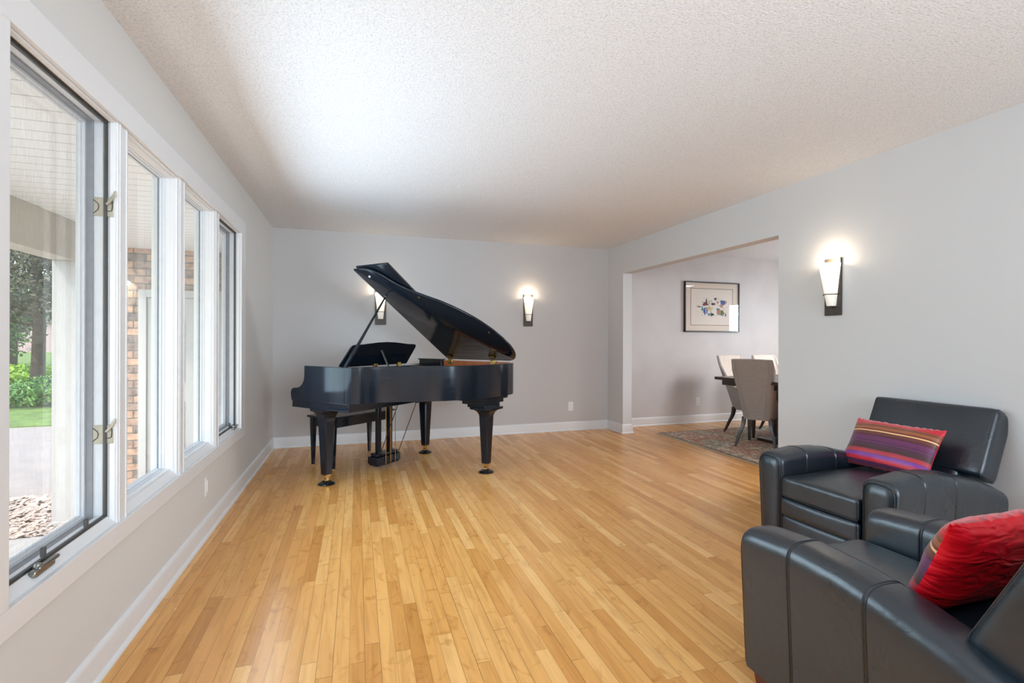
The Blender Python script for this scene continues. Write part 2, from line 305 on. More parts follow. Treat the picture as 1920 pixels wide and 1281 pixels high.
# ------------------------------------------------------------------ mesh helpers
class MB:
    def __init__(s): s.v = []; s.f = []; s.m = []
    def add(s, vs, fs, mi=0):
        o = len(s.v); s.v += [tuple(p) for p in vs]
        s.f += [tuple(i+o for i in f) for f in fs]; s.m += [mi]*len(fs); return s
    def box(s, x0, x1, y0, y1, z0, z1, mi=0):
        v = [(x0,y0,z0),(x1,y0,z0),(x1,y1,z0),(x0,y1,z0),(x0,y0,z1),(x1,y0,z1),(x1,y1,z1),(x0,y1,z1)]
        return s.add(v, [(0,3,2,1),(4,5,6,7),(0,1,5,4),(1,2,6,5),(2,3,7,6),(3,0,4,7)], mi)
    def loft(s, rings, mi=0, caps=True, closed=True):
        n = len(rings[0]); vs = [p for r in rings for p in r]; fs = []
        for i in range(len(rings)-1):
            for j in range(n if closed else n-1):
                a = i*n+j; b = i*n+(j+1) % n
                fs.append((a, b, b+n, a+n))
        if caps: fs.append(tuple(range(n-1, -1, -1))); fs.append(tuple(range((len(rings)-1)*n, len(rings)*n)))
        return s.add(vs, fs, mi)
    def tube(s, pts, r, n=8, mi=0, closed=False, flat=1.0):
        pts = [Vector(p) for p in pts]; rings = []; m = len(pts)
        rr = r if isinstance(r, (list, tuple)) else [r]*m
        up = Vector((0, 0, 1)); prev = None
        for i, p in enumerate(pts):
            if closed: t = pts[(i+1) % m]-pts[i-1]
            else: t = pts[min(i+1, m-1)]-pts[max(i-1, 0)]
            t.normalize()
            if prev is None:
                a = up if abs(t.dot(up)) < .9 else Vector((1, 0, 0)); nrm = (a-t*a.dot(t)).normalized()
            else: nrm = (prev-t*prev.dot(t)).normalized()
            prev = nrm; bi = t.cross(nrm)
            rings.append([p+nrm*math.cos(2*PI*k/n)*rr[i]+bi*math.sin(2*PI*k/n)*rr[i]*flat for k in range(n)])
        if closed: rings.append(rings[0]); return s.loft(rings, mi, caps=False)
        return s.loft(rings, mi)
    def lathe(s, prof, cx=0, cy=0, n=20, mi=0):
        return s.loft([[(cx+r*math.cos(2*PI*k/n), cy+r*math.sin(2*PI*k/n), z) for k in range(n)] for r, z in prof], mi)
    def prism(s, poly, fn0, fn1, mi=0):   # poly of 2D, two mapping functions to 3D
        return s.loft([[fn0(p) for p in poly], [fn1(p) for p in poly]], mi)
    def rbox(s, c, h, r, n=6, crown=0, cax=2, mi=0, fn=None, csign=1):   # rounded box
        idx = {}; vs = []; fs = []
        def key(i, j, k):
            q = (i, j, k)
            if q not in idx:
                u = [2*i/n-1, 2*j/n-1, 2*k/n-1]
                # concentrate vertices at rounded zones
                w = [math.copysign(1-(1-abs(a))**1.6, a) for a in u]
                p = Vector([w[a]*h[a] for a in range(3)])
                inner = Vector([max(-(h[a]-r), min(h[a]-r, p[a])) for a in range(3)])
                d = p-inner
                if d.length > 1e-9: p = inner+d.normalized()*r if max(abs(d.x), abs(d.y), abs(d.z)) >= r*.999 or sum(abs(x) > 1e-9 for x in d) > 1 else p
                if crown:
                    o = [a for a in range(3) if a != cax]
                    if p[cax]*csign > 0: p[cax] += csign*crown*(1-(p[o[0]]/h[o[0]])**2)*(1-(p[o[1]]/h[o[1]])**2)
                p += Vector(c); idx[q] = len(vs); vs.append(fn(p) if fn else p)
            return idx[q]
        for a in range(n):
            for b in range(n):
                fs.append((key(a,b,0), key(a,b+1,0), key(a+1,b+1,0), key(a+1,b,0)))
                fs.append((key(a,b,n), key(a+1,b,n), key(a+1,b+1,n), key(a,b+1,n)))
                fs.append((key(a,0,b), key(a+1,0,b), key(a+1,0,b+1), key(a,0,b+1)))
                fs.append((key(a,n,b), key(a,n,b+1), key(a+1,n,b+1), key(a+1,n,b)))
                fs.append((key(0,a,b), key(0,a,b+1), key(0,a+1,b+1), key(0,a+1,b)))
                fs.append((key(n,a,b), key(n,a+1,b), key(n,a+1,b+1), key(n,a,b+1)))
        return s.add(vs, fs, mi)
    def build(s, name, mats, parent=None, bevel=0, seg=2, smooth=True, angle=40, sub=0, kind=None, label=None):
        me = bpy.data.meshes.new(name); me.from_pydata(s.v, [], s.f)
        if not isinstance(mats, (list, tuple)): mats = [mats]
        for m in mats: me.materials.append(m)
        for p, mi in zip(me.polygons, s.m): p.material_index = mi
        bm = bmesh.new(); bm.from_mesh(me); bmesh.ops.recalc_face_normals(bm, faces=bm.faces); bm.to_mesh(me); bm.free()
        if smooth: me.shade_smooth(); me.set_sharp_from_angle(angle=R(angle))
        o = bpy.data.objects.new(name, me); COL.objects.link(o)
        if parent: o.parent = parent
        if bevel:
            b = o.modifiers.new('bevel', 'BEVEL'); b.width = bevel; b.segments = seg; b.limit_method = 'ANGLE'; b.angle_limit = R(35); b.harden_normals = False
        if sub:
            q = o.modifiers.new('sub', 'SUBSURF'); q.levels = sub; q.render_levels = sub
        if kind: o['kind'] = kind
        if label: o['label'] = label
        return o
def empty(name, loc=(0, 0, 0), rz=0, label=None, cat=None, group=None, kind=None):
    o = bpy.data.objects.new(name, None); o.empty_display_size = .05; COL.objects.link(o); o.location = loc; o.rotation_euler = (0, 0, rz)
    return tag(o, label, cat, group, kind)
def tag(o, label=None, cat=None, group=None, kind=None):
    if label: o['label'] = label
    if cat: o['category'] = cat
    if group: o['group'] = group
    if kind: o['kind'] = kind
    return o
def kids(o): return [c for c in bpy.data.objects if c.parent == o]
def dup(root, loc, rz, label, group=None, name=None):
    r = root.copy(); COL.objects.link(r); r.location = loc; r.rotation_euler = (0, 0, rz); r['label'] = label
    if group: r['group'] = group
    for ch in kids(root):
        c = ch.copy(); COL.objects.link(c); c.parent = r
        for g in kids(ch):
            d = g.copy(); COL.objects.link(d); d.parent = c
    return r
def catmull(pts, n=6, closed=False):
    out = []; m = len(pts)
    for i in range(m if closed else m-1):
        p = [pts[(i-1) % m] if closed else pts[max(i-1, 0)], pts[i], pts[(i+1) % m] if closed else pts[i+1], pts[(i+2) % m] if closed else pts[min(i+2, m-1)]]
        for k in range(n):
            t = k/n
            out.append(tuple(.5*((2*p[1][a])+(-p[0][a]+p[2][a])*t+(2*p[0][a]-5*p[1][a]+4*p[2][a]-p[3][a])*t*t+(-p[0][a]+3*p[1][a]-3*p[2][a]+p[3][a])*t**3) for a in range(len(pts[0]))))
    if not closed: out.append(tuple(pts[-1]))
    return out
def offset_poly(poly, d):     # inward offset of a CCW/CW closed 2D polygon
    n = len(poly); area = sum(poly[i][0]*poly[(i+1) % n][1]-poly[(i+1) % n][0]*poly[i][1] for i in range(n))
    sg = 1 if area > 0 else -1; out = []
    for i in range(n):
        a = Vector(poly[i-1]); b = Vector(poly[i]); c = Vector(poly[(i+1) % n])
        e1 = (b-a).normalized(); e2 = (c-b).normalized()
        n1 = Vector((-e1.y, e1.x))*sg; n2 = Vector((-e2.y, e2.x))*sg
        m = n1+n2
        m = m.normalized() if m.length > 1e-6 else n1
        k = max(.5, m.dot(n1)); out.append(tuple(b+m*(d/k)))
    return out

# ------------------------------------------------------------------ dimensions
H = 2.44; XR = 4.148; YB = 5.904; YF = -5.2
OY0, OY1, OZ = 3.094, 5.511, 2.066            # opening to the dining room
XD = XR+.13; XE = 8.2; YDS = 1.2

def struct(name, mb, mat, **kw): return mb.build(name, mat, kind='structure', **kw)
# floor / ceiling
struct('floor', MB().box(-.16, XE, YF, YB+.1, -.12, 0), M['floor'], smooth=False)
struct('ceiling', MB().box(-.16, XE, YF, YB+.1, H, H+.1), M['ceiling'], smooth=False)
# left wall with window opening
WY0, WY1, WZ0, WZ1 = 1.56, 4.37, .47, 2.08
wl = MB().box(-.12, 0, YF, WY0, 0, H).box(-.12, 0, WY1, YB, 0, H).box(-.12, 0, WY0, WY1, 0, WZ0).box(-.12, 0, WY0, WY1, WZ1, H)
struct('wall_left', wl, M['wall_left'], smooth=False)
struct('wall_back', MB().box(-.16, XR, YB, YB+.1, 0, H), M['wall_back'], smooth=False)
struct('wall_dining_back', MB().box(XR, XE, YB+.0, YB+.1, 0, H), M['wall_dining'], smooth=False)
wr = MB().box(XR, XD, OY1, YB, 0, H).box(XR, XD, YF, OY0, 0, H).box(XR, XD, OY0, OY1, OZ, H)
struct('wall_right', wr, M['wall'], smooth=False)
struct('wall_front', MB().box(-.16, XE, YF-.1, YF, 0, H), M['wall'], smooth=False)
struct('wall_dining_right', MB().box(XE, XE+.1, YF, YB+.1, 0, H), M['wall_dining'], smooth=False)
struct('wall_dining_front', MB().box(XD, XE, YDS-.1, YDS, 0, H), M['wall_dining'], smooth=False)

# baseboards: profile (offset from wall, z)
BP = [(0, 0), (.024, 0), (.024, .008), (.02, .016), (.013, .021), (.013, .098), (.011, .108), (.006, .115), (0, .118)]
def baseboard(name, pts, side):   # polyline on the floor in wall corners; side=+1: room to the left of the direction
    pts = [Vector(p) for p in pts]; rings = []
    for i, p in enumerate(pts):
        if i == 0: e = (pts[1]-p).normalized(); m = Vector((-e.y, e.x)); k = 1
        elif i == len(pts)-1: e = (p-pts[i-1]).normalized(); m = Vector((-e.y, e.x)); k = 1
        else:
            e1 = (p-pts[i-1]).normalized(); e2 = (pts[i+1]-p).normalized()
            n1 = Vector((-e1.y, e1.x)); n2 = Vector((-e2.y, e2.x)); m = (n1+n2).normalized(); k = m.dot(n1)
        rings.append([(p.x+m.x*side*o/k, p.y+m.y*side*o/k, z) for o, z in BP])
    return struct(name, MB().loft(rings), M['trim'], angle=25)
baseboard('baseboard_left', [(0, YF), (0, YB-.0)], -1)
baseboard('baseboard_back', [(0, YB), (XR, YB)], -1)
baseboard('baseboard_pillar', [(XR, YB-.0), (XR, OY1), (XD, OY1), (XD, YB)], -1)
baseboard('baseboard_dining', [(XD, YB), (XE, YB)], -1)
baseboard('baseboard_right', [(XD, YDS), (XD, OY0), (XR, OY0), (XR, YF)], -1)
baseboard('baseboard_dining_right', [(XE, YB), (XE, YDS)], -1)

# ------------------------------------------------------------------ windows
def ringframe(mb, y0, y1, z0, z1, w, xa, xb, mi=0, wb=None, wt=None):
    wb = w if wb is None else wb; wt = w if wt is None else wt
    mb.box(xa, xb, y0, y0+w, z0, z1, mi); mb.box(xa, xb, y1-w, y1, z0, z1, mi)
    mb.box(xa, xb, y0+w, y1-w, z0, z0+wb, mi); mb.box(xa, xb, y0+w, y1-w, z1-wt, z1, mi)
    return mb
OPEN = [(1.613, 2.245), (2.33, 2.922), (3.01, 3.602), (3.69, 4.30)]
Z0, Z1 = .505, 2.05
# flat casing around the group (with a thin inner bead)
cas = MB()
cas.box(0, .016, 1.51, 4.44, Z1, 2.155); cas.box(0, .016, 1.51, 4.44, .43, Z0); cas.box(0, .016, 1.51, 1.613, Z0, Z1); cas.box(0, .016, 4.30, 4.44, Z0, Z1)
struct('trim_1', cas, M['trim'], bevel=.002, smooth=False)
struct('trim_2', MB().box(.0, .006, 1.613, 4.30, .498, .503), M['trim'])
for i, (a, b) in enumerate(((2.245, 2.33), (2.922, 3.01), (3.602, 3.69))):
    mu = MB().box(-.12, .0, a+.004, b-.004, Z0-.03, Z1+.02).box(-.02, .004, a+.0, b-.0, Z0-.012, Z1)
    mu.box(.003, .007, a+.012, a+.018, Z0-.012, Z1).box(.003, .007, b-.018, b-.012, Z0-.012, Z1)
    struct('trim_%d' % (i+3), mu, M['trim'], bevel=.0015, smooth=False)
for i, (a, b) in enumerate(OPEN):
    cas_win = i in (0, 3)
    w = empty('window_%d' % (i+1), (0, (a+b)/2, Z0), kind='structure')
    h = (b-a)/2; z1 = Z1-Z0
    fr = MB()
    ringframe(fr, -h-.02, h+.02, -.03, z1+.02, .02, -.118, 0)          # jamb liner
    # stepped stops and sloping stool
    ringframe(fr, -h, h, 0, z1, .006, -.02, -.002)
    fr.loft([[(0, y, -.004), (0, y, .004), (-.024, y, .030), (-.06, y, .036), (-.06, y, -.004)] for y in (-h, h)])
    if not cas_win:
        ringframe(fr, -h, h, 0, z1, .011, -.032, -.018); ringframe(fr, -h, h, 0, z1, .008, -.056, -.032, wb=.04)
    fr.build('window_frame', M['trim'], w, bevel=.0012, smooth=False)
    if cas_win:
        sf = MB(); ringframe(sf, -h+.003, h-.003, .030, z1-.004, .010, -.038, -.026)
        sf.build('screen_frame', M['gasket'], w, bevel=.001, smooth=False)
        MB().add([(-.031, -h+.01, .036), (-.031, h-.01, .036), (-.031, h-.01, z1-.01), (-.031, -h+.01, z1-.01)], [(0, 1, 2, 3)]).build('insect_screen', M['screen'], w)
        sa = MB(); ringframe(sa, -h, h, .02, z1, .006, -.072, -.038); ringframe(sa, -h+.004, h-.004, .022, z1-.004, .008, -.094, -.070, 1); ringframe(sa, -h+.004, h-.004, .024, z1-.004, .018, -.120, -.092)
        ringframe(sa, -h+.020, h-.020, .040, z1-.020, .009, -.112, -.102)
        sa.build('sash', [M['sash'], M['sash_grey']], w, bevel=.0012, smooth=False)
        MB().box(-.112, -.108, -h+.022, h-.022, .042, z1-.022).build('glass_pane', M['glass'], w)
        # corner clips on the bottom track
        for yy in ((-.05, .2) if i == 0 else (.2,)):
            MB().box(-.05, -.0385, yy-.006, yy+.006, .03, .062).build('screen_clip', M['slot'], w, bevel=.001)
        for zz in ((1.213, .345) if i == 0 else ()):
            y = h-.006
            pl = MB().box(-.075, -.006, y-.003, y, zz-.036, zz+.036)
            ob = pl.build('sash_lock', M['latch'], w, bevel=.003)
            # raised guide lines and lever
            q = MB(); yy = y-.004
            q.tube([(-.073, yy, zz+.028), (-.056, yy, zz+.012), (-.053, yy, zz), (-.056, yy, zz-.012), (-.073, yy, zz-.028)], .0018, 6)
            q.tube([(-.03, yy, zz-.012), (-.02, yy, zz-.016), (-.012, yy, zz-.012), (-.010, yy, zz+.003), (-.010, yy, zz+.026)], .0018, 6)
            q.build('lock_groove', M['gasket'], ob)
            lv = MB().tube([(-.028, y-.006, zz+.01), (-.016, y-.009, zz+.022), (-.006, y-.013, zz+.034), (.004, y-.018, zz+.05), (.006, y-.018, zz+.06)], [.005, .006, .0065, .006, .004], 8, flat=.6)
            lv.build('lever', M['latch'], ob)
        yc = -.12 if i == 0 else .2
        cr = MB().rbox((-.012, yc, .025), (.011, .05, .011), .007, 6).rbox((-.004, yc+.012, .037), (.008, .05, .006), .005, 6)
        ob = cr.build('crank_handle', M['pewter'], w)
        MB().lathe([(.0, .03), (.012, .03), (.013, .038), (.009, .047), (0, .049)], -.012, yc-.02, 14).build('crank_hub', M['pewter'], ob)
    else:
        sa = MB(); ringframe(sa, -h, h, .0, z1, .010, -.07, -.056, wb=.044); ringframe(sa, -h+.002, h-.002, .01, z1-.002, .012, -.1, -.07, wb=.038)
        ringframe(sa, -h+.010, h-.010, .04, z1-.010, .005, -.088, -.08, 1)
        sa.build('sash', [M['sash'], M['sash_grey']], w, bevel=.0012, smooth=False)
        MB().box(-.088, -.084, -h+.012, h-.012, .046, z1-.012).build('glass_pane', M['glass'], w)

# ------------------------------------------------------------------ outlets, vent
def outlet(name, loc, rz, label, kind='outlet'):
    o = empty(name, loc, rz, label, 'outlet')
    MB().rbox((0, -.003, 0), (.036, .003, .058), .0025, 4).build('cover_plate', M['plastic'], o)
    if kind == 'outlet':
        for s in (-1, 1):
            f = MB().rbox((0, -.007, s*.021), (.016, .002, .014), .0018, 4).build('socket', M['plastic'], o)
            MB().box(-.007, -.005, -.0095, -.009, s*.021-.004, s*.021+.005).box(.005, .007, -.0095, -.009, s*.021-.004, s*.021+.005).box(-.002, .002, -.0095, -.009, s*.021-.009, s*.021-.006).build('slots', M['slot'], f)
    else:
        MB().rbox((0, -.007, 0), (.016, .002, .034), .0015, 4).build('insert', M['plastic'], o)
    return o
outlet('wall_outlet', (3.593, YB, .322), 0, 'white double outlet on the back wall between the piano and the dining opening')
outlet('wall_outlet', (5.61, YB, .31), 0, 'white double outlet low on the dining room wall below the framed picture')
outlet('wall_outlet', (0, 3.43, .305), R(90), 'white outlet plate under the windows on the left wall', 'blank')
vt = empty('floor_vent', (.19, 4.9, 0), 0, 'flush maple floor vent by the left wall near the corner', 'vent')
MB().box(-.08, .08, -.14, .14, 0, .003).build('vent_frame', M['floor'], vt, bevel=.001)
vs = MB()
for k in range(9): vs.box(-.062, .062, -.12+k*.03, -.116+k*.03, .003, .0036)
vs.build('vent_slots', simple('vent_slot', srgb(150, 108, 58), .5), vt)

# ------------------------------------------------------------------ sconces
def make_sconce(loc, rz, label):
    s = empty('wall_sconce', loc, rz, label, 'wall lamp', 'bronze sconces with tapered white glass')
    bp = MB().box(-.062, .062, -.016, 0, -.205, .205); bp.build('backplate', M['bronze'], s, bevel=.002)
    # tapered half-cone glass
    prof = [(-.138, .029, .036), (-.13, .0305, .042), (-.05, .039, .058), (.05, .05, .078), (.13, .06, .095), (.165, .065, .102)]
    out = []; inn = []
    for z, hw, dp in prof:
        out.append([(hw*math.cos(a), -.016-dp*math.sin(a)**.8 if math.sin(a) > 0 else -.016, z) for a in [PI*k/20 for k in range(21)]])
    for z, hw, dp in prof:
        inn.append([((hw-.004)*math.cos(a), -.016-(dp-.004)*max(0, math.sin(a))**.8, z) for a in [PI*k/20 for k in range(21)]])
    g = MB().loft(out, caps=False, closed=False); g.loft(inn, caps=False, closed=False)
    n = 21; lip = [out[-1], inn[-1]]; g.loft(lip, caps=False, closed=False)
    g.add(out[0], [tuple(range(21))])
    g.build('glass_shade', M['shade'], s)
    b = MB().tube([(-.062, -.03, -.055), (-.03, -.062, -.055), (0, -.084, -.055), (.03, -.062, -.055), (.062, -.03, -.055)], .003, 8)
    b.tube([(-.062, -.03, -.055), (-.062, -.014, -.055)], .003, 6).tube([(.062, -.03, -.055), (.062, -.014, -.055)], .003, 6)
    b.build('holder_band', M['bronze'], s)
    MB().box(-.018, .018, -.05, -.016, -.15, -.137).build('bottom_bracket', M['bronze'], s, bevel=.002)
    return s
SC = [((2.988, YB, 1.583), 0, 'bronze sconce with lit white glass on the back wall right of the piano'),
      ((1.148, YB, 1.583), 0, 'bronze sconce partly hidden behind the raised piano lid'),
      ((XR, 2.612, 1.596), R(-90), 'bronze sconce with lit white glass on the right wall above the armchair')]
for loc, rz, lb in SC:
    make_sconce(loc, rz, lb)
    ld = bpy.data.lights.new('sconce_light', 'POINT'); ld.energy = 2.6; ld.color = (1, .80, .58); ld.shadow_soft_size = .025
    lo = bpy.data.objects.new('sconce_light', ld); COL.objects.link(lo)
    off = Vector((0, -.068, .185)); off.rotate(Matrix.Rotation(rz, 3, 'Z')); lo.location = Vector(loc)+off

# ------------------------------------------------------------------ grand piano   (local x: toward the tail, local y: treble to bass)
TH = 41
piano = empty('grand_piano', (.644, 4.327, 0), R(TH-90), 'satin black baby grand piano with its lid propped open', 'piano')
ctrl = [(.28, -.10), (.355, -.08), (.415, -.015), (.465, .09), (.55, .205), (.66, .305), (.775, .40), (.88, .52), (.965, .65), (1.03, .80), (1.07, .95), (1.085, 1.10), (1.068, 1.23), (1.02, 1.325), (.95, 1.372), (.86, 1.38)]
cv = catmull(ctrl, 5)
outline = [(-.155, -.10)] + [(-.05, -.1), (.05, -.1), (.15, -.1)] + cv + [(.6, 1.38), (.3, 1.38), (0, 1.38), (-.155, 1.38)]
ZT, ZBm = .989, .70
inner = offset_poly(outline, .034)
inner[0] = (-.155, -.066); inner[-1] = (-.155, 1.346)
rim = MB(); n = len(outline)
def strip(mb, A, B, mi):
    m = len(A); mb.add(list(A)+list(B), [(i, i+1, m+i+1, m+i) for i in range(m-1)], mi)
P3 = lambda pl, z: [(p[0], p[1], z) for p in pl]
strip(rim, P3(outline, ZBm), P3(outline, ZT-.003), 0); strip(rim, P3(outline, ZT-.003), P3(offset_poly(outline, .003), ZT), 0)
ou2 = offset_poly(outline, .003); ou2[0] = (-.155, -.097); ou2[-1] = (-.155, 1.377)
strip(rim, P3(ou2, ZT), P3(inner, ZT), 0); strip(rim, P3(inner, ZT), P3(inner, ZBm), 1); strip(rim, P3(inner, ZBm), P3(outline, ZBm), 0)
rim.add([(-.155, -.1, ZBm), (-.155, -.066, ZBm), (-.155, -.066, ZT), (-.155, -.1, ZT)], [(0, 1, 2, 3)], 0)
rim.add([(-.155, 1.38, ZBm), (-.155, 1.346, ZBm), (-.155, 1.346, ZT), (-.155, 1.38, ZT)], [(0, 1, 2, 3)], 0)
rim.build('rim', [M['ebony'], M['innerwood']], piano, angle=50)
# cheeks / arms at the keyboard end
chk = [(-.155, ZT), (-.157, .90), (-.165, .865), (-.185, .835), (-.215, .812), (-.25, .80), (-.29, .798), (-.318, .793), (-.333, .775), (-.338, .75), (-.335, .725), (-.328, .705), (-.328, .70), (-.155, .70)]
for a, b in ((-.1, -.064), (1.344, 1.38)):
    MB().prism(chk, lambda p, a=a: (p[0], a, p[1]), lambda p, b=b: (p[0], b, p[1])).build('cheek', M['ebony'], piano, bevel=.002)
# key bed and moulding
kb = MB().box(-.325, .38, -.094, 1.374, .636, .70).box(-.328, .385, -.101, -.09, .692, .702).box(-.325, .385, -.098, -.09, .636, .646)
kb.build('key_bed', M['ebony'], piano, bevel=.002)
MB().box(-.332, -.315, -.064, 1.344, .66, .735).build('key_slip', M['ebony'], piano, bevel=.004)
keys = MB(); kw = 1.2/52
for k in range(52): keys.box(-.30, -.165, .04+k*kw, .04+(k+1)*kw-.001, .735, .752, 0)
for k in range(52):
    if k % 7 in (0, 2, 3, 5, 6) and k < 51: keys.box(-.255, -.165, .04+(k+1)*kw-.006, .04+(k+1)*kw+.006, .752, .763, 1)
keys.build('keyboard', [M['ivory'], M['black_gloss']], piano, kind='stuff')
for ka, kb_ in ((-.064, .038), (1.242, 1.344)): MB().box(-.31, -.16, ka, kb_, .70, .765).build('key_block', M['ebony'], piano, bevel=.004)
MB().prism([(-.165, .755), (-.15, .755), (-.125, .93), (-.14, .95), (-.15, .93)], lambda p: (p[0], -.062, p[1]), lambda p: (p[0], 1.342, p[1])).build('fallboard', M['black_gloss'], piano, bevel=.002)
# soundboard, plate, strings
io = offset_poly(outline, .036); io = [p for p in io if p[0] > -.14]
MB().prism(io, lambda p: (p[0], p[1], .84), lambda p: (p[0], p[1], .85)).build('soundboard', M['spruce'], piano)
ip = offset_poly([p for p in outline if p[0] > -.1], .06)
pl = MB().prism(ip, lambda p: (p[0], p[1], .893), lambda p: (p[0], p[1], .9))
pl.box(-.04, .12, -.03, 1.31, .9, .915)
pl.build('iron_plate', M['gold'], piano, bevel=.003)
st = MB()
for k in range(60):
    y = .0+k*.0215
    xe = max([p[0] for p in outline if abs(p[1]-y) < .08 and p[0] > .2] or [.9])-.13
    st.box(.1, xe, y, y+.0012, .925, .9262)
st.build('strings', M['pewter'], piano, kind='stuff')
# underside beams
ub = MB().box(.38, .95, 1.0, 1.09, .64, .70).box(.25, .36, .12, 1.3, .65, .70)
ub.box(.36, .44, .62, .8, .64, .69)
ub.build('under_beam', M['black_gloss'], piano, bevel=.004)
MB().box(.36, .372, .13, .19, .655, .675).build('case_catch', M['brass'], piano, bevel=.002)
# lid
AL = R(31.8); KH, ZH = 1.385, .998
def LP(d, k, off): s = KH-k; return (d, KH-s*math.cos(AL)+off*math.sin(AL), ZH+s*math.sin(AL)+off*math.cos(AL))
lo_ = offset_poly(outline, -.012)
lid = [(.185, -.095)] + [(.24, -.112), (.285, -.112)] + [p for p in lo_ if p[0] > .30 and p[1] < 1.36]
lid = [p for p in lid if p[1] < KH-.004] + [(.95, 1.382), (.175, 1.382)]
lid[0] = (.188, -.112)
def slab(mb, poly, o0, o1, r=.005, mi=0):
    mb.loft([[LP(p[0], p[1], o0) for p in offset_poly(poly, r)], [LP(p[0], p[1], o0+r) for p in poly], [LP(p[0], p[1], o1-r) for p in poly], [LP(p[0], p[1], o1) for p in offset_poly(poly, r)]], mi)
lb = MB(); slab(lb, lid, 0, .021); lb.build('lid', M['ebony'], piano, angle=50)
fl = MB(); slab(fl, [(.20, -.112), (.565, -.112), (.555, 1.382), (.19, 1.382)], .030, .049, .003)
fb = fl.build('lid_front_flap', M['ebony'], piano, angle=50)
for k in (0.02, .6, 1.2):
    a = LP(.186, k, .024); b = LP(.186, k+.06, .024); MB().tube([a, b], .008, 8).build('flap_hinge', M['brass'], piano)
for d, k in ((.30, -.02), (.60, .30), (1.0, .86)):
    MB().loft([[tuple(Vector(LP(d+.009*math.cos(t), k+.009*math.sin(t), o))) for t in [2*PI*q/12 for q in range(12)]] for o in (.002, -.009)]).build('lid_bumper', M['plastic'] if d == .30 else M['brass'], piano)
# hinges
for d in (.24, .775):
    h = MB().box(d-.03, d+.03, 1.335, 1.342, .955, 1.0).box(d-.03, d+.03, 1.342, 1.384, .99, .995)
    a = [LP(d-.02, 1.34, -.003), LP(d+.03, 1.34, -.003), LP(d+.02, 1.30, -.003), LP(d-.04, 1.30, -.003)]
    b2 = [LP(d-.02, 1.34, 0), LP(d+.03, 1.34, 0), LP(d+.02, 1.30, 0), LP(d-.04, 1.30, 0)]
    h.loft([a, b2]).tube([(d-.03, 1.345, 1.0), (d+.03, 1.345, 1.0)], .006, 8)
    h.build('lid_hinge', M['brass'], piano, bevel=.001)
# prop
A = Vector((.225, -.035, .93)); B = Vector(LP(.29, .224, -.006)); t = (B-A).normalized()
pr = MB(); sx = Vector((1, 0, 0)); sx = (sx-t*sx.dot(t)).normalized(); sy = t.cross(sx)
ringsP = []
for f, w, th in ((0, .013, .007), (.06, .016, .008), (.25, .0155, .008), (.3, .014, .007), (.7, .0085, .006), (.93, .006, .005), (1, .005, .004)):
    c = A.lerp(B, f); ringsP.append([c+sx*w+sy*th, c-sx*w+sy*th, c-sx*w-sy*th, c+sx*w-sy*th])
pr.loft(ringsP); pobj = pr.build('lid_prop', M['ebony'], piano, bevel=.0015)
slot = []
for f in (.08, .2):
    c = A.lerp(B, f)
    slot.append([c+sx*.003+sy*.0085, c-sx*.003+sy*.0085, c-sx*.003-sy*.0085, c+sx*.003-sy*.0085])
MB().loft(slot).build('prop_slot', M['slot'], pobj)
c = A.lerp(B, .965)
MB().loft([[c+t*o+(sx*math.cos(q)+sy*math.sin(q))*r for q in [2*PI*k/14 for k in range(14)]] for o, r in ((-.006, .008), (-.002, .013), (.004, .013), (.007, .006))]).build('prop_cup', M['pewter'], pobj)
# music desk
D0, D1 = -.045, .055
def MD(k, z, o=0): f = (z-.96)/(.2); return (D0+(D1-D0)*f+o, k, z)
edge = [(.155, .965), (.148, .985), (.20, 1.135), (.215, 1.155), (.24, 1.162), (.32, 1.164), (.40, 1.172), (.50, 1.181), (.61, 1.185), (.72, 1.181), (.82, 1.172), (.90, 1.164), (.985, 1.162), (1.01, 1.155), (1.02, 1.135), (.985, 1.0), (.975, .965)]
mdm = MB().loft([[MD(k, z, 0) for k, z in edge], [MD(k, z, .014) for k, z in edge]])
md = mdm.build('music_desk', M['ebony'], piano, bevel=.003)
MB().loft([[(.045, .555, 1.11), (.045, .575, 1.11), (.053, .575, 1.11), (.053, .555, 1.11)], [(.12, .585, .93), (.12, .605, .93), (.128, .605, .93), (.128, .585, .93)]]).build('desk_strut', M['pewter'], md, bevel=.001)
for k in (.50, .80): MB().box(.0, .03, k, k+.04, .955, .985).build('desk_hinge', M['brass'], md, bevel=.001)
MB().box(-.14, .10, .10, 1.05, .93, .955).build('desk_shelf', M['black_gloss'], piano, bevel=.003)
MB().box(-.15, .152, 1.30, 1.346, .86, .992).box(-.17, .152, 1.30, 1.376, .992, 1.004).build('spine_block', M['black_gloss'], piano, bevel=.002)
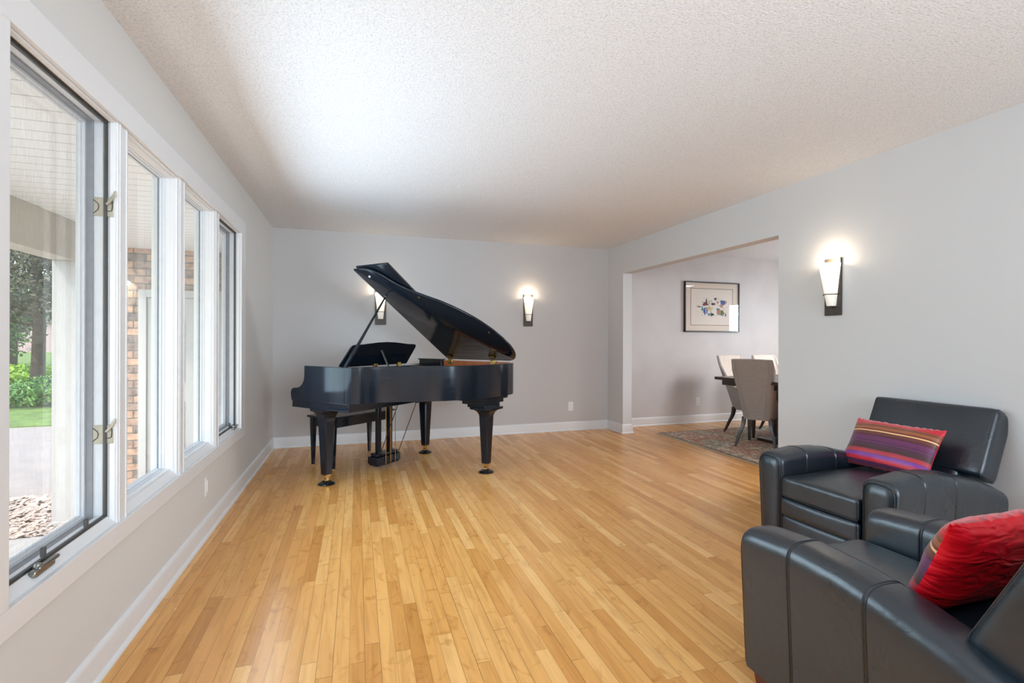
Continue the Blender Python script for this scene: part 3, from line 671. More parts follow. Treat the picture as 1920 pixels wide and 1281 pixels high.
# legs
def leg(cx, cy, ztop, name='leg', flare=(.1, .1)):
    rg = []
    def oct_(w, z, ch=.22):
        c = w*ch; h_ = w/2
        return [(cx+h_, cy-h_+c, z), (cx+h_, cy+h_-c, z), (cx+h_-c, cy+h_, z), (cx-h_+c, cy+h_, z), (cx-h_, cy+h_-c, z), (cx-h_, cy-h_+c, z), (cx-h_+c, cy-h_, z), (cx+h_-c, cy-h_, z)]
    for z, w in ((.085, .068), (.30, .086), (.50, .104)): rg.append(oct_(w, z, .12))
    for k in range(1, 9):
        a = k/8*PI/2; rg.append(oct_(.102+flare[0]*(1-math.cos(a)), .50+(ztop-.02-.50)*math.sin(a), .12))
    rg.append(oct_(.102+flare[0], ztop, .1))
    l = MB().loft(rg).build(name, M['ebony'], piano, bevel=.001, angle=30)
    f = MB().box(cx-.027, cx+.027, cy-.027, cy+.027, .07, .088).build('ferrule', M['brass'], l, bevel=.002)
    k = MB().box(cx-.018, cx-.012, cy-.012, cy+.012, .03, .07).box(cx+.012, cx+.018, cy-.012, cy+.012, .03, .07).box(cx-.018, cx+.018, cy-.012, cy+.012, .064, .07)
    rgw = [[(cx+o, cy+.018*math.cos(q), .032+.018*math.sin(q)) for q in [2*PI*j/14 for j in range(14)]] for o in (-.01, .01)]
    k.loft(rgw).build('caster', M['brass'], l, bevel=.001)
    return l
leg(0, 0, .636); leg(-.05, 1.285, .636)
leg(.93, 1.0, .60, flare=(.14, .1))
tb = MB().box(.72, 1.0, .82, 1.26, .66, .70).box(.76, .99, .86, 1.20, .628, .66).box(.79, .98, .90, 1.15, .596, .628)
tb.build('leg_block', M['ebony'], piano, bevel=.003)
# lyre
for k in (.535, .675): MB().box(.02, .06, k-.02, k+.02, .15, .66).build('lyre_post', M['ebony'], piano, bevel=.003)
lyr = MB().box(-.03, .10, .47, .765, .06, .13).box(-.01, .08, .485, .75, .13, .16).box(-.02, .09, .48, .755, .045, .06).build('pedal_box', M['ebony'], piano, bevel=.01, seg=3)
MB().box(-.01, .09, .44, .80, .60, .636).build('lyre_top', M['ebony'], piano, bevel=.003)
for k in (.565, .625, .685):
    MB().tube([(.108, k, .06), (.108, k, .62)], .0035, 8).build('pedal_rod', M['brass'], piano)
    MB().loft([[(x, k-w, z-.004), (x, k+w, z-.004), (x, k+w, z+.004), (x, k-w, z+.004)] for x, w, z in ((.09, .008, .07), (-.04, .008, .07), (-.08, .012, .068), (-.14, .016, .06), (-.17, .013, .055))]).build('pedal', M['brass'], piano, bevel=.002)
for k in (.50, .74): MB().tube([(.085, k, .12), (.35, k-.02, .655)], .0035, 8).build('lyre_brace', M['black_gloss'], piano)

# caster cups (the piano stands in them)
def loc_of(x, y): a = R(TH-90); return (.644+x*math.cos(a)-y*math.sin(a), 4.327+x*math.sin(a)+y*math.cos(a))
cup = None
for (x, y), lb in (((0, 0), 'glossy black caster cup under the front left piano leg nearest the windows'), ((.93, 1.0), 'glossy black caster cup under the right piano leg at the tail'), ((-.05, 1.285), 'glossy black caster cup under the far piano leg nearest the back wall')):
    wx, wy = loc_of(x, y)
    if cup is None:
        cup = MB().lathe([(0, 0), (.066, 0), (.07, .005), (.066, .011), (.05, .018), (.035, .026), (.031, .026), (.024, .014), (0, .013)], n=28).build('caster_cup', M['black_gloss'])
        o = cup
    else: o = cup.copy(); COL.objects.link(o)
    o.location = (wx, wy, 0); tag(o, lb, 'caster cup', 'caster cups under the piano legs')

# ------------------------------------------------------------------ piano bench
bn = empty('piano_bench', (.847, 5.085, 0), R(38.4), 'black wooden piano bench standing behind the piano', 'bench')
MB().rbox((0, 0, .479), (.385, .185, .011), .006, 5).build('seat', M['ebony'], bn)
MB().box(-.345, .345, -.155, .155, .385, .468).build('apron', M['ebony'], bn, bevel=.002)
for sx_ in (-1, 1):
    for sy_ in (-1, 1):
        x, y = sx_*.335, sy_*.155
        l = MB().loft([[(x+a*w, y+b*w, z) for a, b in ((-1, -1), (1, -1), (1, 1), (-1, 1))] for z, w in ((.012, .012), (.38, .0215), (.468, .022))]).build('leg', M['ebony'], bn, bevel=.0015)
        MB().lathe([(0, 0), (.008, 0), (.009, .006), (.006, .013), (0, .013)], x, y, 12).build('foot_glide', M['brass'], l)

# ------------------------------------------------------------------ recliner armchairs
def crest(y):
    P = [(0, .572), (.06, .582), (.2, .593), (.34, .588), (.45, .573), (.6, .54), (.75, .495), (.86, .452)]
    if y <= 0: return P[0][1]
    for (a, b), (c, d) in zip(P, P[1:]):
        if y <= c: t = (y-a)/(c-a); t = t*t*(3-2*t)*.4+t*.6; return b+(d-b)*t
    return P[-1][1]
def arm_sec(y, ins=0, zc=None):
    zc = (crest(y) if zc is None else zc)-ins
    xi, xo, cx = .213+ins, .372-ins, .2925
    pts = []; zb = .10+ins*.5
    h = .072
    zo = zc-h
    for k in range(5): f = k/4; pts.append((.352-ins+(xo-.352+ins)*f, zb+(zo-zb)*f))
    for k in range(1, 13):
        a = PI/2*k/12; e = 2/3.1; pts.append((cx+(xo-cx)*math.cos(a)**e, zo+h*math.sin(a)**e))
    for k in range(1, 13):
        a = PI/2*(1-k/12); e = 2/3.1; pts.append((cx-(cx-xi)*max(0, math.cos(a))**e, zc-.068+.068*max(0, math.sin(a))**e))
    for k in range(1, 4): f = k/3; pts.append((xi, zc-.068+(zb-zc+.068)*f))
    return pts
ARMCH_N = 0
def make_armchair(loc, rz, label):
    ch = empty('recliner_armchair', loc, rz, label, 'armchair', 'green-black leather recliner armchairs')
    LM = M['leather']
    seams = (.195, .43)
    ys = [(0, .016), (.003, .008), (.009, .002), (.018, 0)]
    y = .05
    while y < .86:
        ys.append((y, 0)); y += .035
    for s in seams: ys = [q for q in ys if abs(q[0]-s) > .012]; ys += [(s-.009, 0), (s-.004, .0), (s-.0015, .0028), (s+.0015, .0028), (s+.004, 0), (s+.009, 0)]
    ys.sort(); ys += [(.845, .0), (.858, .006), (.862, .02)]
    ys.sort()
    for sd in (-1, 1):
        rings = [[(sd*x, yy, z) for x, z in arm_sec(yy, ins)] for yy, ins in ys]
        if sd < 0: rings = [r[::-1] for r in rings]
        a = MB().loft(rings).build('arm', LM, ch, angle=60)
        # piping lines beside the seams
        pm = MB()
        for s in seams:
            for o in (-.0045, .0045): pm.tube([(sd*(x), s+o, z) for x, z in arm_sec(s+o, .0)], .0012, 6)
        pm.build('seam_welt', LM, a)
        # front facing panel with piping
        sec = arm_sec(0, .016); sec2 = [p for p in sec]
        out = [(sd*x, -.001, z) for x, z in sec2]
        mid = [(sd*(.2925+(x-.2925)*.93), -.008, .33+(z-.33)*.975) for x, z in sec2]
        cen = [(sd*(.2925+(x-.2925)*.6), -.013, .33+(z-.33)*.8) for x, z in sec2]
        MB().loft([out, mid, cen]).build('arm_front_panel', LM, ch, angle=70)
        MB().tube([(sd*x, -.001, z) for x, z in arm_sec(0, .013)], .004, 8, closed=True).build('arm_piping', M['welt'], ch)
    MB().box(-.213, .213, .03, .84, .10, .33).build('base_frame', LM, ch, bevel=.004)
    # seat cushion
    sc = MB().rbox((0, .32, .405), (.211, .335, .060), .024, 14, crown=.022, cax=2)
    sc.build('seat_cushion', LM, ch, angle=80, sub=1)
    MB().tube([(-.207, -.012, .36), (0, -.017, .358), (.207, -.012, .36)], .003, 6).build('seat_piping', M['welt'], ch)
    MB().rbox((0, .02, .30), (.211, .038, .052), .022, 12, crown=.008, cax=1, csign=-1).build('front_band', LM, ch, angle=80, sub=1)
    MB().rbox((0, .02, .178), (.211, .030, .076), .02, 12, crown=.008, cax=1, csign=-1).build('footrest_panel', LM, ch, angle=80, sub=1)
    # backrest in a leaning frame
    AN = R(25); W = Vector((0, math.sin(AN), math.cos(AN))); Nn = Vector((0, -math.cos(AN), math.sin(AN))); O = Vector((0, .757, .526))
    def bf(p): return O+Vector((1, 0, 0))*p.x+W*p.z-Nn*p.y           # p.y = depth behind the front face
    bk = MB().rbox((0, .078, .186), (.310, .078, .191), .032, 16, crown=.016, cax=1, csign=-1, fn=bf)
    b = bk.build('backrest', LM, ch, angle=80, sub=1)
    MB().rbox((0, .08, -.04), (.205, .072, .09), .03, 10, fn=bf).build('backrest_lower', LM, ch, angle=80, sub=1)
    for sd in (-1, 1):
        pt = []
        for cy_, cz_, a0 in ((.078-.046, .186-.159, PI), (.078-.046, .186+.159, PI/2), (.078+.046, .186+.159, 0), (.078+.046, .186-.159, -PI/2)):
            for q in range(6):
                a_ = a0-q/5*PI/2 if a0 != PI else PI+PI/2-q/5*PI/2
                if a0 == PI/2: a_ = PI-q/5*PI/2
                elif a0 == 0: a_ = PI/2-q/5*PI/2
                elif a0 == -PI/2: a_ = 0-q/5*PI/2
                pt.append(bf(Vector((sd*.295, cy_+.0275*math.cos(a_), cz_+.0275*math.sin(a_)))))
        MB().tube(pt, .0026, 8, closed=True).build('back_piping', LM, ch)
    MB().box(-.21, .21, .80, .86, .10, .50).build('rear_panel', LM, ch, bevel=.01)
    for sx_ in (-1, 1):
        for yy in (.065, .78):
            x = sx_*.305
            MB().loft([[(x+a*w, yy+b_*w, z) for a, b_ in ((-1, -1), (1, -1), (1, 1), (-1, 1))] for z, w in ((0, .023), (.108, .036))]).build('leg', M['mahog'], ch, bevel=.002)
    return ch
CA = make_armchair((3.14, 1.89, 0), R(-87), 'dark leather recliner against the right wall holding the striped pillow')
CB = dup(CA, (2.51, 1.35, 0), R(180), 'dark leather recliner in the lower right foreground holding the red pillow')
for o_ in kids(CB):
    if o_.name.startswith('back'): o_.location.y = -.155

# pillows
def pillow(name, w, h, t, mats, label, seed):
    nu, nv = 36, 26; vs = []; fs = []; ms = []
    def P(u, v, side):
        au, av = abs(u), abs(v)
        prof = max(0, (1-au**3.0))**.55*max(0, (1-av**3.0))**.55
        x = u*w/2*(1-.055*(1-av**2)*au**2); z = v*h/2*(1-.06*(1-au**2)*av**2)
        wr = mnoise.noise(Vector((x*11+seed, z*11, side*3)))*.006+mnoise.noise(Vector((x*30+seed, z*30, side*5)))*.0022
        ruck = .0035*math.sin(u*46+seed)*(av**6)+.0035*math.sin(v*34+seed)*(au**6)
        return (x, side*(t/2*prof+wr*min(1, prof*2)), z+ruck)
    for side in (-1, 1):
        base = len(vs)
        for j in range(nv+1):
            for i in range(nu+1):
                u = math.sin((2*i/nu-1)*PI/2); v = math.sin((2*j/nv-1)*PI/2)
                vs.append(P(u, v, side))
        for j in range(nv):
            for i in range(nu):
                a = base+j*(nu+1)+i; f = (a, a+1, a+nu+2, a+nu+1)
                fs.append(f if side < 0 else f[::-1]); ms.append(0 if side < 0 else 1)
    mb = MB(); mb.v = vs; mb.f = fs; mb.m = ms
    me = bpy.data.meshes.new(name); me.from_pydata(vs, [], fs)
    for m in mats: me.materials.append(m)
    for p, k in zip(me.polygons, ms): p.material_index = k
    bm = bmesh.new(); bm.from_mesh(me); bmesh.ops.remove_doubles(bm, verts=bm.verts, dist=.0004); bmesh.ops.recalc_face_normals(bm, faces=bm.faces); bm.to_mesh(me); bm.free()
    me.shade_smooth()
    o = bpy.data.objects.new(name, me); COL.objects.link(o)
    return tag(o, label, 'pillow', None)
def place_on(o, chair, lx, ly, z, lean, yaw=0, roll=0):
    M0 = Matrix.Translation(chair.location) @ Matrix.Rotation(chair.rotation_euler.z, 4, 'Z')
    o.matrix_world = M0 @ Matrix.Translation((lx, ly, z)) @ Matrix.Rotation(yaw, 4, 'Z') @ Matrix.Rotation(-lean, 4, 'X') @ Matrix.Rotation(roll, 4, 'Y')
pa = pillow('throw_pillow', .46, .30, .12, [M['stripe'], M['redsilk']], 'red and purple striped pillow leaning on the far recliner', 1.0)
place_on(pa, CA, -.035, .615, .612, R(33))
pb = pillow('throw_pillow', .46, .30, .12, [M['stripe'], M['redsilk']], 'bright red silk pillow standing on the near recliner', 5.0)
place_on(pb, CB, -.02, .47, .615, R(22))

# ------------------------------------------------------------------ dining room
rug = empty('area_rug', (5.95, 4.25, 0), 0, 'faded oriental rug under the dining table', 'rug')
rx, ry = 1.33, 1.12
MB().box(-rx, rx, -ry, ry, .0, .008).build('rug_field', M['rug'], rug, bevel=.002)
ringframe(MB(), 0, 0, 0, 0, 0, 0, 0)
rb = MB().box(-rx-.012, -rx, -ry, ry, 0, .009).box(rx, rx+.012, -ry, ry, 0, .009).box(-rx, rx, -ry-.008, -ry, 0, .009).box(-rx, rx, ry, ry+.008, 0, .009)
rb.build('rug_binding', M['rugedge'], rug)
fg = MB()
for k in range(150):
    y = -ry+2*ry*k/149; j = random.uniform(-.012, .012)
    fg.tube([(-rx-.01, y, .006), (-rx-.035, y+j*.4, .005), (-rx-.06-random.uniform(0, .015), y+j, .003)], .0026, 5)
fg.build('rug_fringe', M['fringe'], rug, kind='stuff')

tb = empty('dining_table', (6.05, 4.22, 0), R(4), 'dark espresso dining table standing on the oriental rug', 'table')
# table top spans local x -.87..1.1 , y -.70..+.78
MB().box(-.95, 1.15, -.72, .74, .728, .762).build('tabletop', M['darkwood'], tb, bevel=.003)
MB().box(-.89, 1.08, -.66, .68, .665, .728).build('apron', M['darkwood'], tb, bevel=.002)
for x in (-.5, .8):
    MB().box(x-.06, x+.06, -.30, .20, .04, .665).build('table_pedestal', M['darkwood'], tb, bevel=.004)
    MB().box(x-.07, x+.07, -.5, .45, .0085, .045).build('pedestal_foot', M['darkwood'], tb, bevel=.004)

def make_dchair(loc, rz, label):
    c = empty('dining_chair', loc, rz, label, 'dining chair', 'upholstered wing-back chairs around the dining table')
    # faces local -Y, back at +Y.  wrap-around shell: outer grey, inner cream
    hw = .225
    def back_y(z): return .205+max(0, (z-.34))*.32
    th = .045
    nS = 33
    def topz(s):     # s in -1..1 around the shell, |s|<.5 back, beyond = wings
        a = abs(s)
        if a < .52: return 1.0-.01*a
        t = (a-.52)/.48
        return 1.0-(1-(1-t)**3)*.52
    def plan(s, z, off):
        a = abs(s); sg = 1 if s >= 0 else -1; by = back_y(z)
        wz = hw*(.62+.38*min(1, (z-.30)/.6)) if z < .9 else hw
        r = .07; fl_ = .52
        if a < .40: x = a/.40*(wz-r); y = by; nx, ny = 0, 1
        elif a < .58:
            q = (a-.40)/.18*PI/2; x = wz-r+r*math.sin(q); y = by-r+r*math.cos(q); nx, ny = math.sin(q), math.cos(q)
        else:
            t = (a-.58)/.42; x = wz; y = by-r-t*(.36); nx, ny = 1, 0
        x -= nx*off; y -= ny*off
        return (sg*x, y)
    sh = MB(); nz = 14
    for side, off in ((0, 0), (1, th)):
        rows = []
        for j in range(nz+1):
            row = []
            for i in range(nS):
                s = -1+2*i/(nS-1); zt = topz(s); z = .32+(zt-.32)*j/nz
                x, y = plan(s, z, off); row.append((x, y, z))
            rows.append(row)
        vs = [p for r_ in rows for p in r_]; fs = [(j*nS+i, j*nS+i+1, (j+1)*nS+i+1, (j+1)*nS+i) for j in range(nz) for i in range(nS-1)]
        sh.add(vs, fs, side)
        if side == 0: top0 = rows[-1]; l0 = [r_[0] for r_ in rows]; r0 = [r_[-1] for r_ in rows]; b0 = rows[0]
        else: top1 = rows[-1]; l1 = [r_[0] for r_ in rows]; r1 = [r_[-1] for r_ in rows]; b1 = rows[0]
    for a, b in ((top0, top1), (l0, l1), (r0, r1), (b0, b1)):
        m = len(a)
        midp = [tuple((Vector(p)+Vector(q))/2+Vector((0, 0, .007 if a is top0 else 0))) for p, q in zip(a, b)]
        sh.add(list(a)+midp, [(i, i+1, m+i+1, m+i) for i in range(m-1)], 0)
        sh.add(midp+list(b), [(i, i+1, m+i+1, m+i) for i in range(m-1)], 1)
    sh.build('back_shell', [M['linen_dark'], M['linen_light']], c, angle=50)
    sm = MB()
    for sg in (-1, 1):
        sm.tube([(sg*(plan(.42, z, 0)[0]), plan(.42, z, -.001)[1], z) for z in [.33+k*.065 for k in range(11)]], .002, 6)
    sm.build('back_seam', M['linen_dark'], c)
    MB().rbox((0, -.04, .425), (.135, .20, .05), .02, 8, crown=.015).build('seat_cushion', M['linen_light'], c)
    MB().box(-.14, .14, -.24, .12, .31, .385).build('seat_rail', M['linen_dark'], c, bevel=.006)
    for sg in (-1, 1):
        # splayed sabre rear leg
        pts = [(sg*.135, .15, .34), (sg*.145, .16, .24), (sg*.178, .19, .14), (sg*.195, .225, .05), (sg*.205, .245, .009)]
        rg = []
        for (x, y, z), w in zip(catmull(pts, 3), [.021-.0009*k for k in range(13)]): rg.append([(x+a*w, y+b_*w, z) for a, b_ in ((-1, -1), (1, -1), (1, 1), (-1, 1))])
        MB().loft(rg).build('leg', M['darkwood'], c, bevel=.002)
        MB().loft([[(sg*.17+a*w, -.21+b_*w, z) for a, b_ in ((-1, -1), (1, -1), (1, 1), (-1, 1))] for z, w in ((.009, .012), (.32, .022))]).build('leg', M['darkwood'], c, bevel=.002)
    return c
c1 = make_dchair((4, 4, 0), 0, 'cream-faced wing-back chair at the far left side of the dining table')
def put(o, px, py, facing):      # rear-left foot style placement: chair centre at px,py facing direction
    o.location = (px, py, 0); o.rotation_euler = (0, 0, math.atan2(facing[0], -facing[1]))
put(c1, 5.69, 4.97, (0, -1))
c3 = dup(c1, (6.27, 4.97, 0), 0, 'cream wing-back chair on the far side of the table, cut off by the wall edge')
c2 = dup(c1, (5.27, 4.42, 0), 0, 'grey wing-back dining chair seen from behind at the near end of the table')
put(c2, 5.28, 4.41, (.85, .53))
MB().rbox((0, -.02, .50), (.15, .15, .03), .02, 8, crown=.01).build('seat_pad', M['blue_seat'], c1, label='blue seat pad')

# framed picture
pf = empty('framed_picture', (5.854, YB, 1.69), 0, 'black framed abstract print with a wide mat on the dining room wall', 'picture')
fw, fh = .483, .364
f = MB(); f.box(-fw, -fw+.014, -.036, 0, -fh, fh).box(fw-.014, fw, -.036, 0, -fh, fh).box(-fw, fw, -.036, 0, -fh, -fh+.014).box(-fw, fw, -.036, 0, fh-.014, fh)
f.build('frame', simple('black_frame', (.012, .012, .012), .3), pf, bevel=.001)
MB().box(-fw+.014, fw-.014, -.014, -.01, -fh+.014, fh-.014).build('mat_board', simple('cream_mat', srgb(244, 228, 214), .8), pf)
f = MB(); a, b = .375, .27
f.box(-a, -a+.006, -.016, -.014, -b, b).box(a-.006, a, -.016, -.014, -b, b).box(-a, a, -.016, -.014, -b, -b+.006).box(-a, a, -.016, -.014, b-.006, b)
f.build('mat_bevel_line', simple('brown_line', srgb(96, 66, 56), .7), pf)
PC = [srgb(30, 90, 170), srgb(206, 128, 84), srgb(34, 122, 74), srgb(120, 40, 58), srgb(34, 30, 34), srgb(60, 140, 160), srgb(206, 190, 110), srgb(96, 96, 160), srgb(190, 150, 130)]
art = MB().box(-a+.006, a-.006, -.0145, -.014, -b+.006, b-.006, 0)
def blob(cx, cz, rx_, rz_, mi, y, wob=.25, rot=0):
    ph = random.uniform(0, 6); n_ = 18; pts = []
    for k in range(n_):
        t_ = 2*PI*k/n_; r_ = 1+wob*math.sin(3*t_+ph)*.5+wob*.3*math.sin(5*t_+2*ph)
        x, z = rx_*r_*math.cos(t_), rz_*r_*math.sin(t_); pts.append((cx+x*math.cos(rot)-z*math.sin(rot), y, cz+x*math.sin(rot)+z*math.cos(rot)))
    art.add(pts, [tuple(range(n_))], mi)
yy = -.0148
for args in ((.20, .07, .055, .035, 1, .3), (.245, .075, .012, .025, 2, .1), (.17, -.085, .05, .04, 3, .2), (.115, -.06, .035, .05, 6, .3), (.13, -.07, .03, .04, 2, .1), (.165, .02, .035, .022, 9, .2), (.02, .045, .038, .018, 5, .3), (.06, .12, .022, .02, 5, .3),
             (-.12, .04, .05, .025, 4, .4), (-.10, .08, .014, .04, 5, .3), (-.05, .07, .014, .03, 7, .3), (-.13, -.06, .02, .055, 1, .4), (-.09, -.05, .014, .05, 8, .4), (-.17, -.03, .02, .03, 6, .4), (-.05, -.02, .04, .03, 7, .5), (.0, -.11, .035, .022, 5, .4), (-.05, -.11, .03, .018, 6, .4), (.24, -.11, .012, .03, 8, .4), (-.23, .0, .03, .008, 5, .3), (.1, .07, .02, .02, 9, .3)):
    yy -= .00004; blob(args[0], args[1], args[2], args[3], args[4], yy, args[5])
for k in range(90):
    yy -= .00001; blob(random.uniform(-.27, .27), random.uniform(-.15, .14), random.uniform(.002, .009), random.uniform(.0015, .006), random.choice([1, 3, 4, 5, 5, 6, 7, 8]), yy, .4, random.uniform(0, 3))
art.build('art_print', [simple('print_paper', srgb(246, 236, 226), .8)]+[simple('print_ink', c, .7) for c in PC], pf, smooth=False)
MB().box(-fw+.014, fw-.014, -.03, -.028, -fh+.014, fh-.014).build('picture_glass', M['picglass'], pf)

# ------------------------------------------------------------------ porch and garden
GZ = -.3
struct('ceiling_porch', MB().box(-1.55, -.12, -1.0, 6.1, 2.15, 2.2), M['bead'], smooth=False)
struct('trim_porch_beam', MB().box(-1.44, -1.27, -1.0, 4.98, 1.84, 2.15), M['extbeige'], bevel=.004)
struct('wall_porch', MB().box(-1.72, -.12, 6.0, 6.12, GZ, 2.15), M['brick'], smooth=False)
d1 = empty('door_1', (-.80, 6.0, GZ), kind='structure')
MB().box(-.47, -.40, -.05, 0, 0, 2.02).box(.40, .47, -.05, 0, 0, 2.02).box(-.40, .40, -.05, 0, 1.94, 2.02).build('door_frame', M['extwhite'], d1, bevel=.003)
dl = MB().box(-.40, .40, -.03, -.005, 0, 1.94)
for q in (-.19, .19):
    for z in (.2, 1.05): dl.box(q-.13, q+.13, -.04, -.03, z, z+.65)
dl.build('door_leaf', M['extwhite'], d1, bevel=.006)
pc = empty('porch_column', (-1.355, 4.89, GZ), 0, 'white square porch column holding up the beam outside the window', 'column')
MB().box(-.083, .083, -.083, .083, .0, 2.14).build('shaft', M['extwhite'], pc, bevel=.004)
MB().box(-.089, .089, -.089, .089, 0, .04).build('column_base', M['extwhite'], pc, bevel=.004)
struct('ground_driveway', MB().box(-12, -.12, 5.75, 10.3, GZ-.1, GZ), M['concrete'], smooth=False)
struct('ground_edging', MB().box(-12, -.12, -6, 4.62, GZ-.1, GZ), M['paver'], smooth=False)
struct('ground_bed', MB().box(-12, -.12, 4.62, 5.75, GZ-.1, GZ-.01), M['soil'], smooth=False)
struct('ground_lawn', MB().box(-60, 30, 10.3, 70, GZ-.1, GZ+.02).box(-60, -12, -40, 10.3, GZ-.1, GZ+.02), M['lawn'], smooth=False)
chp = MB()
for k in range(5200):
    x = random.uniform(-3.4, -1.0); y = random.uniform(4.62, 5.75); s = random.uniform(.012, .035); t_ = random.uniform(0, PI); tz = random.uniform(-.5, .5); w = s*random.uniform(.3, .6)
    cx_, sy2 = math.cos(t_), math.sin(t_); z = GZ+random.uniform(0, .02)
    chp.add([(x-cx_*s+sy2*w, y-sy2*s-cx_*w, z-tz*s), (x+cx_*s+sy2*w, y+sy2*s-cx_*w, z+tz*s), (x+cx_*s-sy2*w, y+sy2*s+cx_*w, z+tz*s+.004), (x-cx_*s-sy2*w, y-sy2*s+cx_*w, z-tz*s+.004)], [(0, 1, 2, 3)])
tag(chp.build('wood_mulch', M['chips'], smooth=False), 'loose pale wood chip mulch in the bed outside the windows', 'mulch', kind='stuff')
rk = MB(); rk.lathe([(0, 0), (.2, .0), (.22, .08), (.17, .2), (.08, .28), (0, .29)], n=11)
rk.v = [tuple(Vector(p)*(1+.25*mnoise.noise(Vector(p)*6))) for p in rk.v]
ro = tag(rk.build('garden_rock', M['paver'], angle=30), 'pale grey boulder at the edge of the mulch bed', 'rock'); ro.location = (-1.75, 6.05, GZ-.02)

def leaves(mb, c, rad, n_, s, mi=0, shell=.55):
    for k in range(n_):
        d = Vector((random.gauss(0, 1), random.gauss(0, 1), random.gauss(0, 1))).normalized(); q = (shell+(1-shell)*random.random())
        p = Vector(c)+Vector((d.x*rad[0], d.y*rad[1], d.z*rad[2]))*q
        a = Vector((random.gauss(0, 1), random.gauss(0, 1), random.gauss(0, 1))).normalized(); b = a.cross(d+Vector((.01, .02, .03))).normalized(); ss = s*random.uniform(.6, 1.3)
        mb.add([p-a*ss, p+b*ss*.45, p+a*ss, p-b*ss*.45], [(0, 1, 2, 3)], mi)
def shrub(name, loc, rad, n_, s, mat, label, cat='shrub'):
    o = empty(name, loc, 0, label, cat)
    m = MB()
    for k in range(7):
        c = (random.uniform(-.6, .6)*rad[0], random.uniform(-.5, .5)*rad[1], rad[2]*random.uniform(.5, 1.1)); leaves(m, c, (rad[0]*.55, rad[1]*.6, rad[2]*.6), n_//7, s)
    m.build('foliage', mat, o, smooth=False)
    st_ = MB()
    for k in range(4): st_.tube([(0, 0, 0), (random.uniform(-.4, .4)*rad[0], 0, rad[2])], .012, 5)
    st_.build('stems', M['bark'], o)
    return o
def tree(name, loc, h, rad, n_, s, mat, label, trunk=.16, clumps=16, low=.25):
    o = empty(name, loc, 0, label, 'tree')
    t_ = MB().tube([(0, 0, -.1), (.05, 0, h*.3), (-.05, .05, h*.6), (0, 0, h*.95)], [trunk, trunk*.8, trunk*.5, .03], 10)
    f = MB()
    for k in range(clumps):
        a = random.uniform(0, 2*PI); z = h*random.uniform(low, .95); rr = rad*(1-.5*(z/h))*random.uniform(.3, .9)
        c = (rr*math.cos(a), rr*math.sin(a), z); t_.tube([(0, 0, z*.85), c], [.04, .015], 5)
        leaves(f, c, (rad*.45, rad*.45, rad*.3), n_//clumps, s, shell=.2)
    t_.build('trunk', M['bark'], o); f.build('crown', mat, o, smooth=False)
    return o
def at(px, depth, z=GZ):
    u = (px-960)/908.9; yw = .3099
    return (.8825+depth*(math.sin(yw)+u*math.cos(yw)), depth*(math.cos(yw)-u*math.sin(yw)), z)
shrub('hedge_shrub', at(70, 10.6), (1.3, .8, .45), 5200, .045, M['leafgreen'], 'low green hedge shrub growing beyond the driveway')
shrub('hedge_shrub', at(-190, 10.9), (1.1, .8, .5), 2600, .06, M['leafgreen'], 'leafy green shrub at the left edge of the view through the window')
shrub('bright_shrub', at(35, 15.5), (1.5, .9, .42), 3000, .07, M['leafbright'], 'bright yellow-green shrub standing behind the low hedge')
tree('evergreen_tree', at(70, 13.5), 6.5, 2.6, 26000, .06, M['leafdark'], 'dark evergreen tree with brownish drooping branches beyond the hedge', .17, 26, .33)
tree('leafy_tree', at(20, 19), 7.5, 3.0, 15000, .09, M['leafgreen'], 'green leafy tree standing to the left behind the evergreen', .2, 24, .16)
tree('leafy_tree', at(190, 40), 9, 3.2, 12000, .12, M['leafgreen'], 'green leafy tree partly hidden behind the white porch column', .2, 24, .16)
tree('evergreen_tree', at(-110, 22), 10, 3.4, 12000, .16, M['leafdark'], 'tall dark evergreen in the distance at the left edge of the window', .25, 24, .15)
hs = empty('distant_house', at(5, 49), R(20), 'distant pinkish house glimpsed between the trees', 'house')
MB().box(-5, 5, -3, 3, 0, 3).build('house_wall', M['pinkwall'], hs)
MB().loft([[(-5.3, -3.3, 3), (5.3, -3.3, 3), (5.3, 3.3, 3), (-5.3, 3.3, 3)], [(-5.3, -.1, 5), (5.3, -.1, 5), (5.3, .1, 5), (-5.3, .1, 5)]]).build('house_roof', M['roofing'], hs)

# ------------------------------------------------------------------ lights
wd = bpy.data.worlds.new('World'); bpy.context.scene.world = wd; wd.use_nodes = True
nt = wd.node_tree; bg = nt.nodes['Background']
sk = nt.nodes.new('ShaderNodeTexSky'); sk.sky_type = 'NISHITA'; sk.sun_elevation = R(58); sk.sun_rotation = R(200); sk.sun_disc = False; sk.air_density = 1.2; sk.dust_density = 2.5
nt.links.new(sk.outputs[0], bg.inputs[0]); bg.inputs[1].default_value = .7
def area(name, loc, rot, sx_, sy_, e, col=(1, 1, 1)):
    ld = bpy.data.lights.new(name, 'AREA'); ld.shape = 'RECTANGLE'; ld.size = sx_; ld.size_y = sy_; ld.energy = e; ld.color = col
    o = bpy.data.objects.new(name, ld); COL.objects.link(o); o.location = loc; o.rotation_euler = rot; return o
sun = bpy.data.lights.new('sun', 'SUN'); sun.energy = 2.6; sun.angle = R(1); sun.color = (1, .95, .86)
so = bpy.data.objects.new('sun', sun); COL.objects.link(so); so.rotation_euler = Vector((-.55, -.35, .9)).to_track_quat('Z', 'Y').to_euler(); so.location = (-5, 0, 8)
CW = (.66, .84, 1.0)
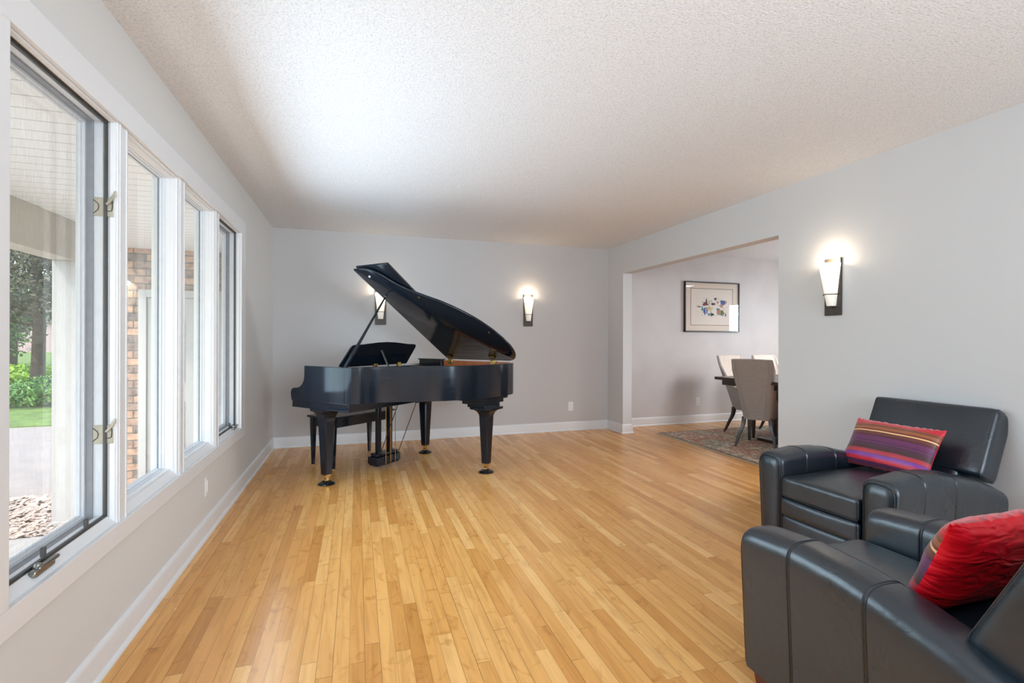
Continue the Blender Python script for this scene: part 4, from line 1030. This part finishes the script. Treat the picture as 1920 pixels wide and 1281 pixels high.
area('window_daylight', (.3, 2.95, 1.35), (0, R(-89), 0), 1.2, 2.6, 42, (.62, .83, 1.0))
area('bounce_fill', (2.1, -1.2, .9), (R(180), 0, 0), 3.2, 2.0, 60, CW)
area('room_fill', (2.1, -5.0, 1.8), (R(90), 0, 0), 3.8, 1.1, 240, CW)
sp = bpy.data.lights.new('side_spot_fill', 'SPOT'); sp.energy = 580; sp.color = CW; sp.spot_size = R(62); sp.spot_blend = 1; sp.shadow_soft_size = 1.1  # added lamp behind the camera, lifts the far left wall
so2 = bpy.data.objects.new('side_spot_fill', sp); COL.objects.link(so2); so2.location = (3.7, -2.2, 1.5); so2.rotation_euler = (Vector((3.7, -2.2, 1.5))-Vector((.1, 4.7, 1.5))).to_track_quat('Z', 'Y').to_euler()
area('dining_fill', (6.6, 3.4, 2.25), (0, 0, 0), 1.0, 1.0, 74, (.9, .90, .92))
area('dining_window', (8.1, 4.1, 1.45), (0, R(90), 0), .9, .78, 46, (.74, .90, 1))

area('porch_fill', (-.68, 2.6, GZ+.12), (R(180), 0, 0), .5, 5, 22, (1, .98, .95))  # added lamp out of sight on the ground, brightens the porch ceiling

# ------------------------------------------------------------------ camera
cd = bpy.data.cameras.new('camera'); cam = bpy.data.objects.new('camera', cd); COL.objects.link(cam)
cd.sensor_width = 36; cd.sensor_fit = 'HORIZONTAL'; cd.lens = 908.914*36/1920; cd.shift_y = -5.465/1920; cd.clip_start = .05
cam.matrix_world = Matrix.Translation((.8825, 0, 1.2197)) @ Matrix.Rotation(-.3099, 4, 'Z') @ Matrix.Rotation(R(90), 4, 'X') @ Matrix.Rotation(.0025, 4, 'Z')
sc = bpy.context.scene; sc.camera = cam
sc.view_settings.view_transform = 'Standard'; sc.view_settings.look = 'None'; sc.view_settings.exposure = .13; sc.view_settings.gamma = 1
sc.cycles.use_denoising = True; sc.cycles.max_bounces = 8; sc.cycles.diffuse_bounces = 5; sc.cycles.transparent_max_bounces = 12; sc.cycles.sample_clamp_indirect = 6
sc.cycles.caustics_reflective = False; sc.cycles.caustics_refractive = False
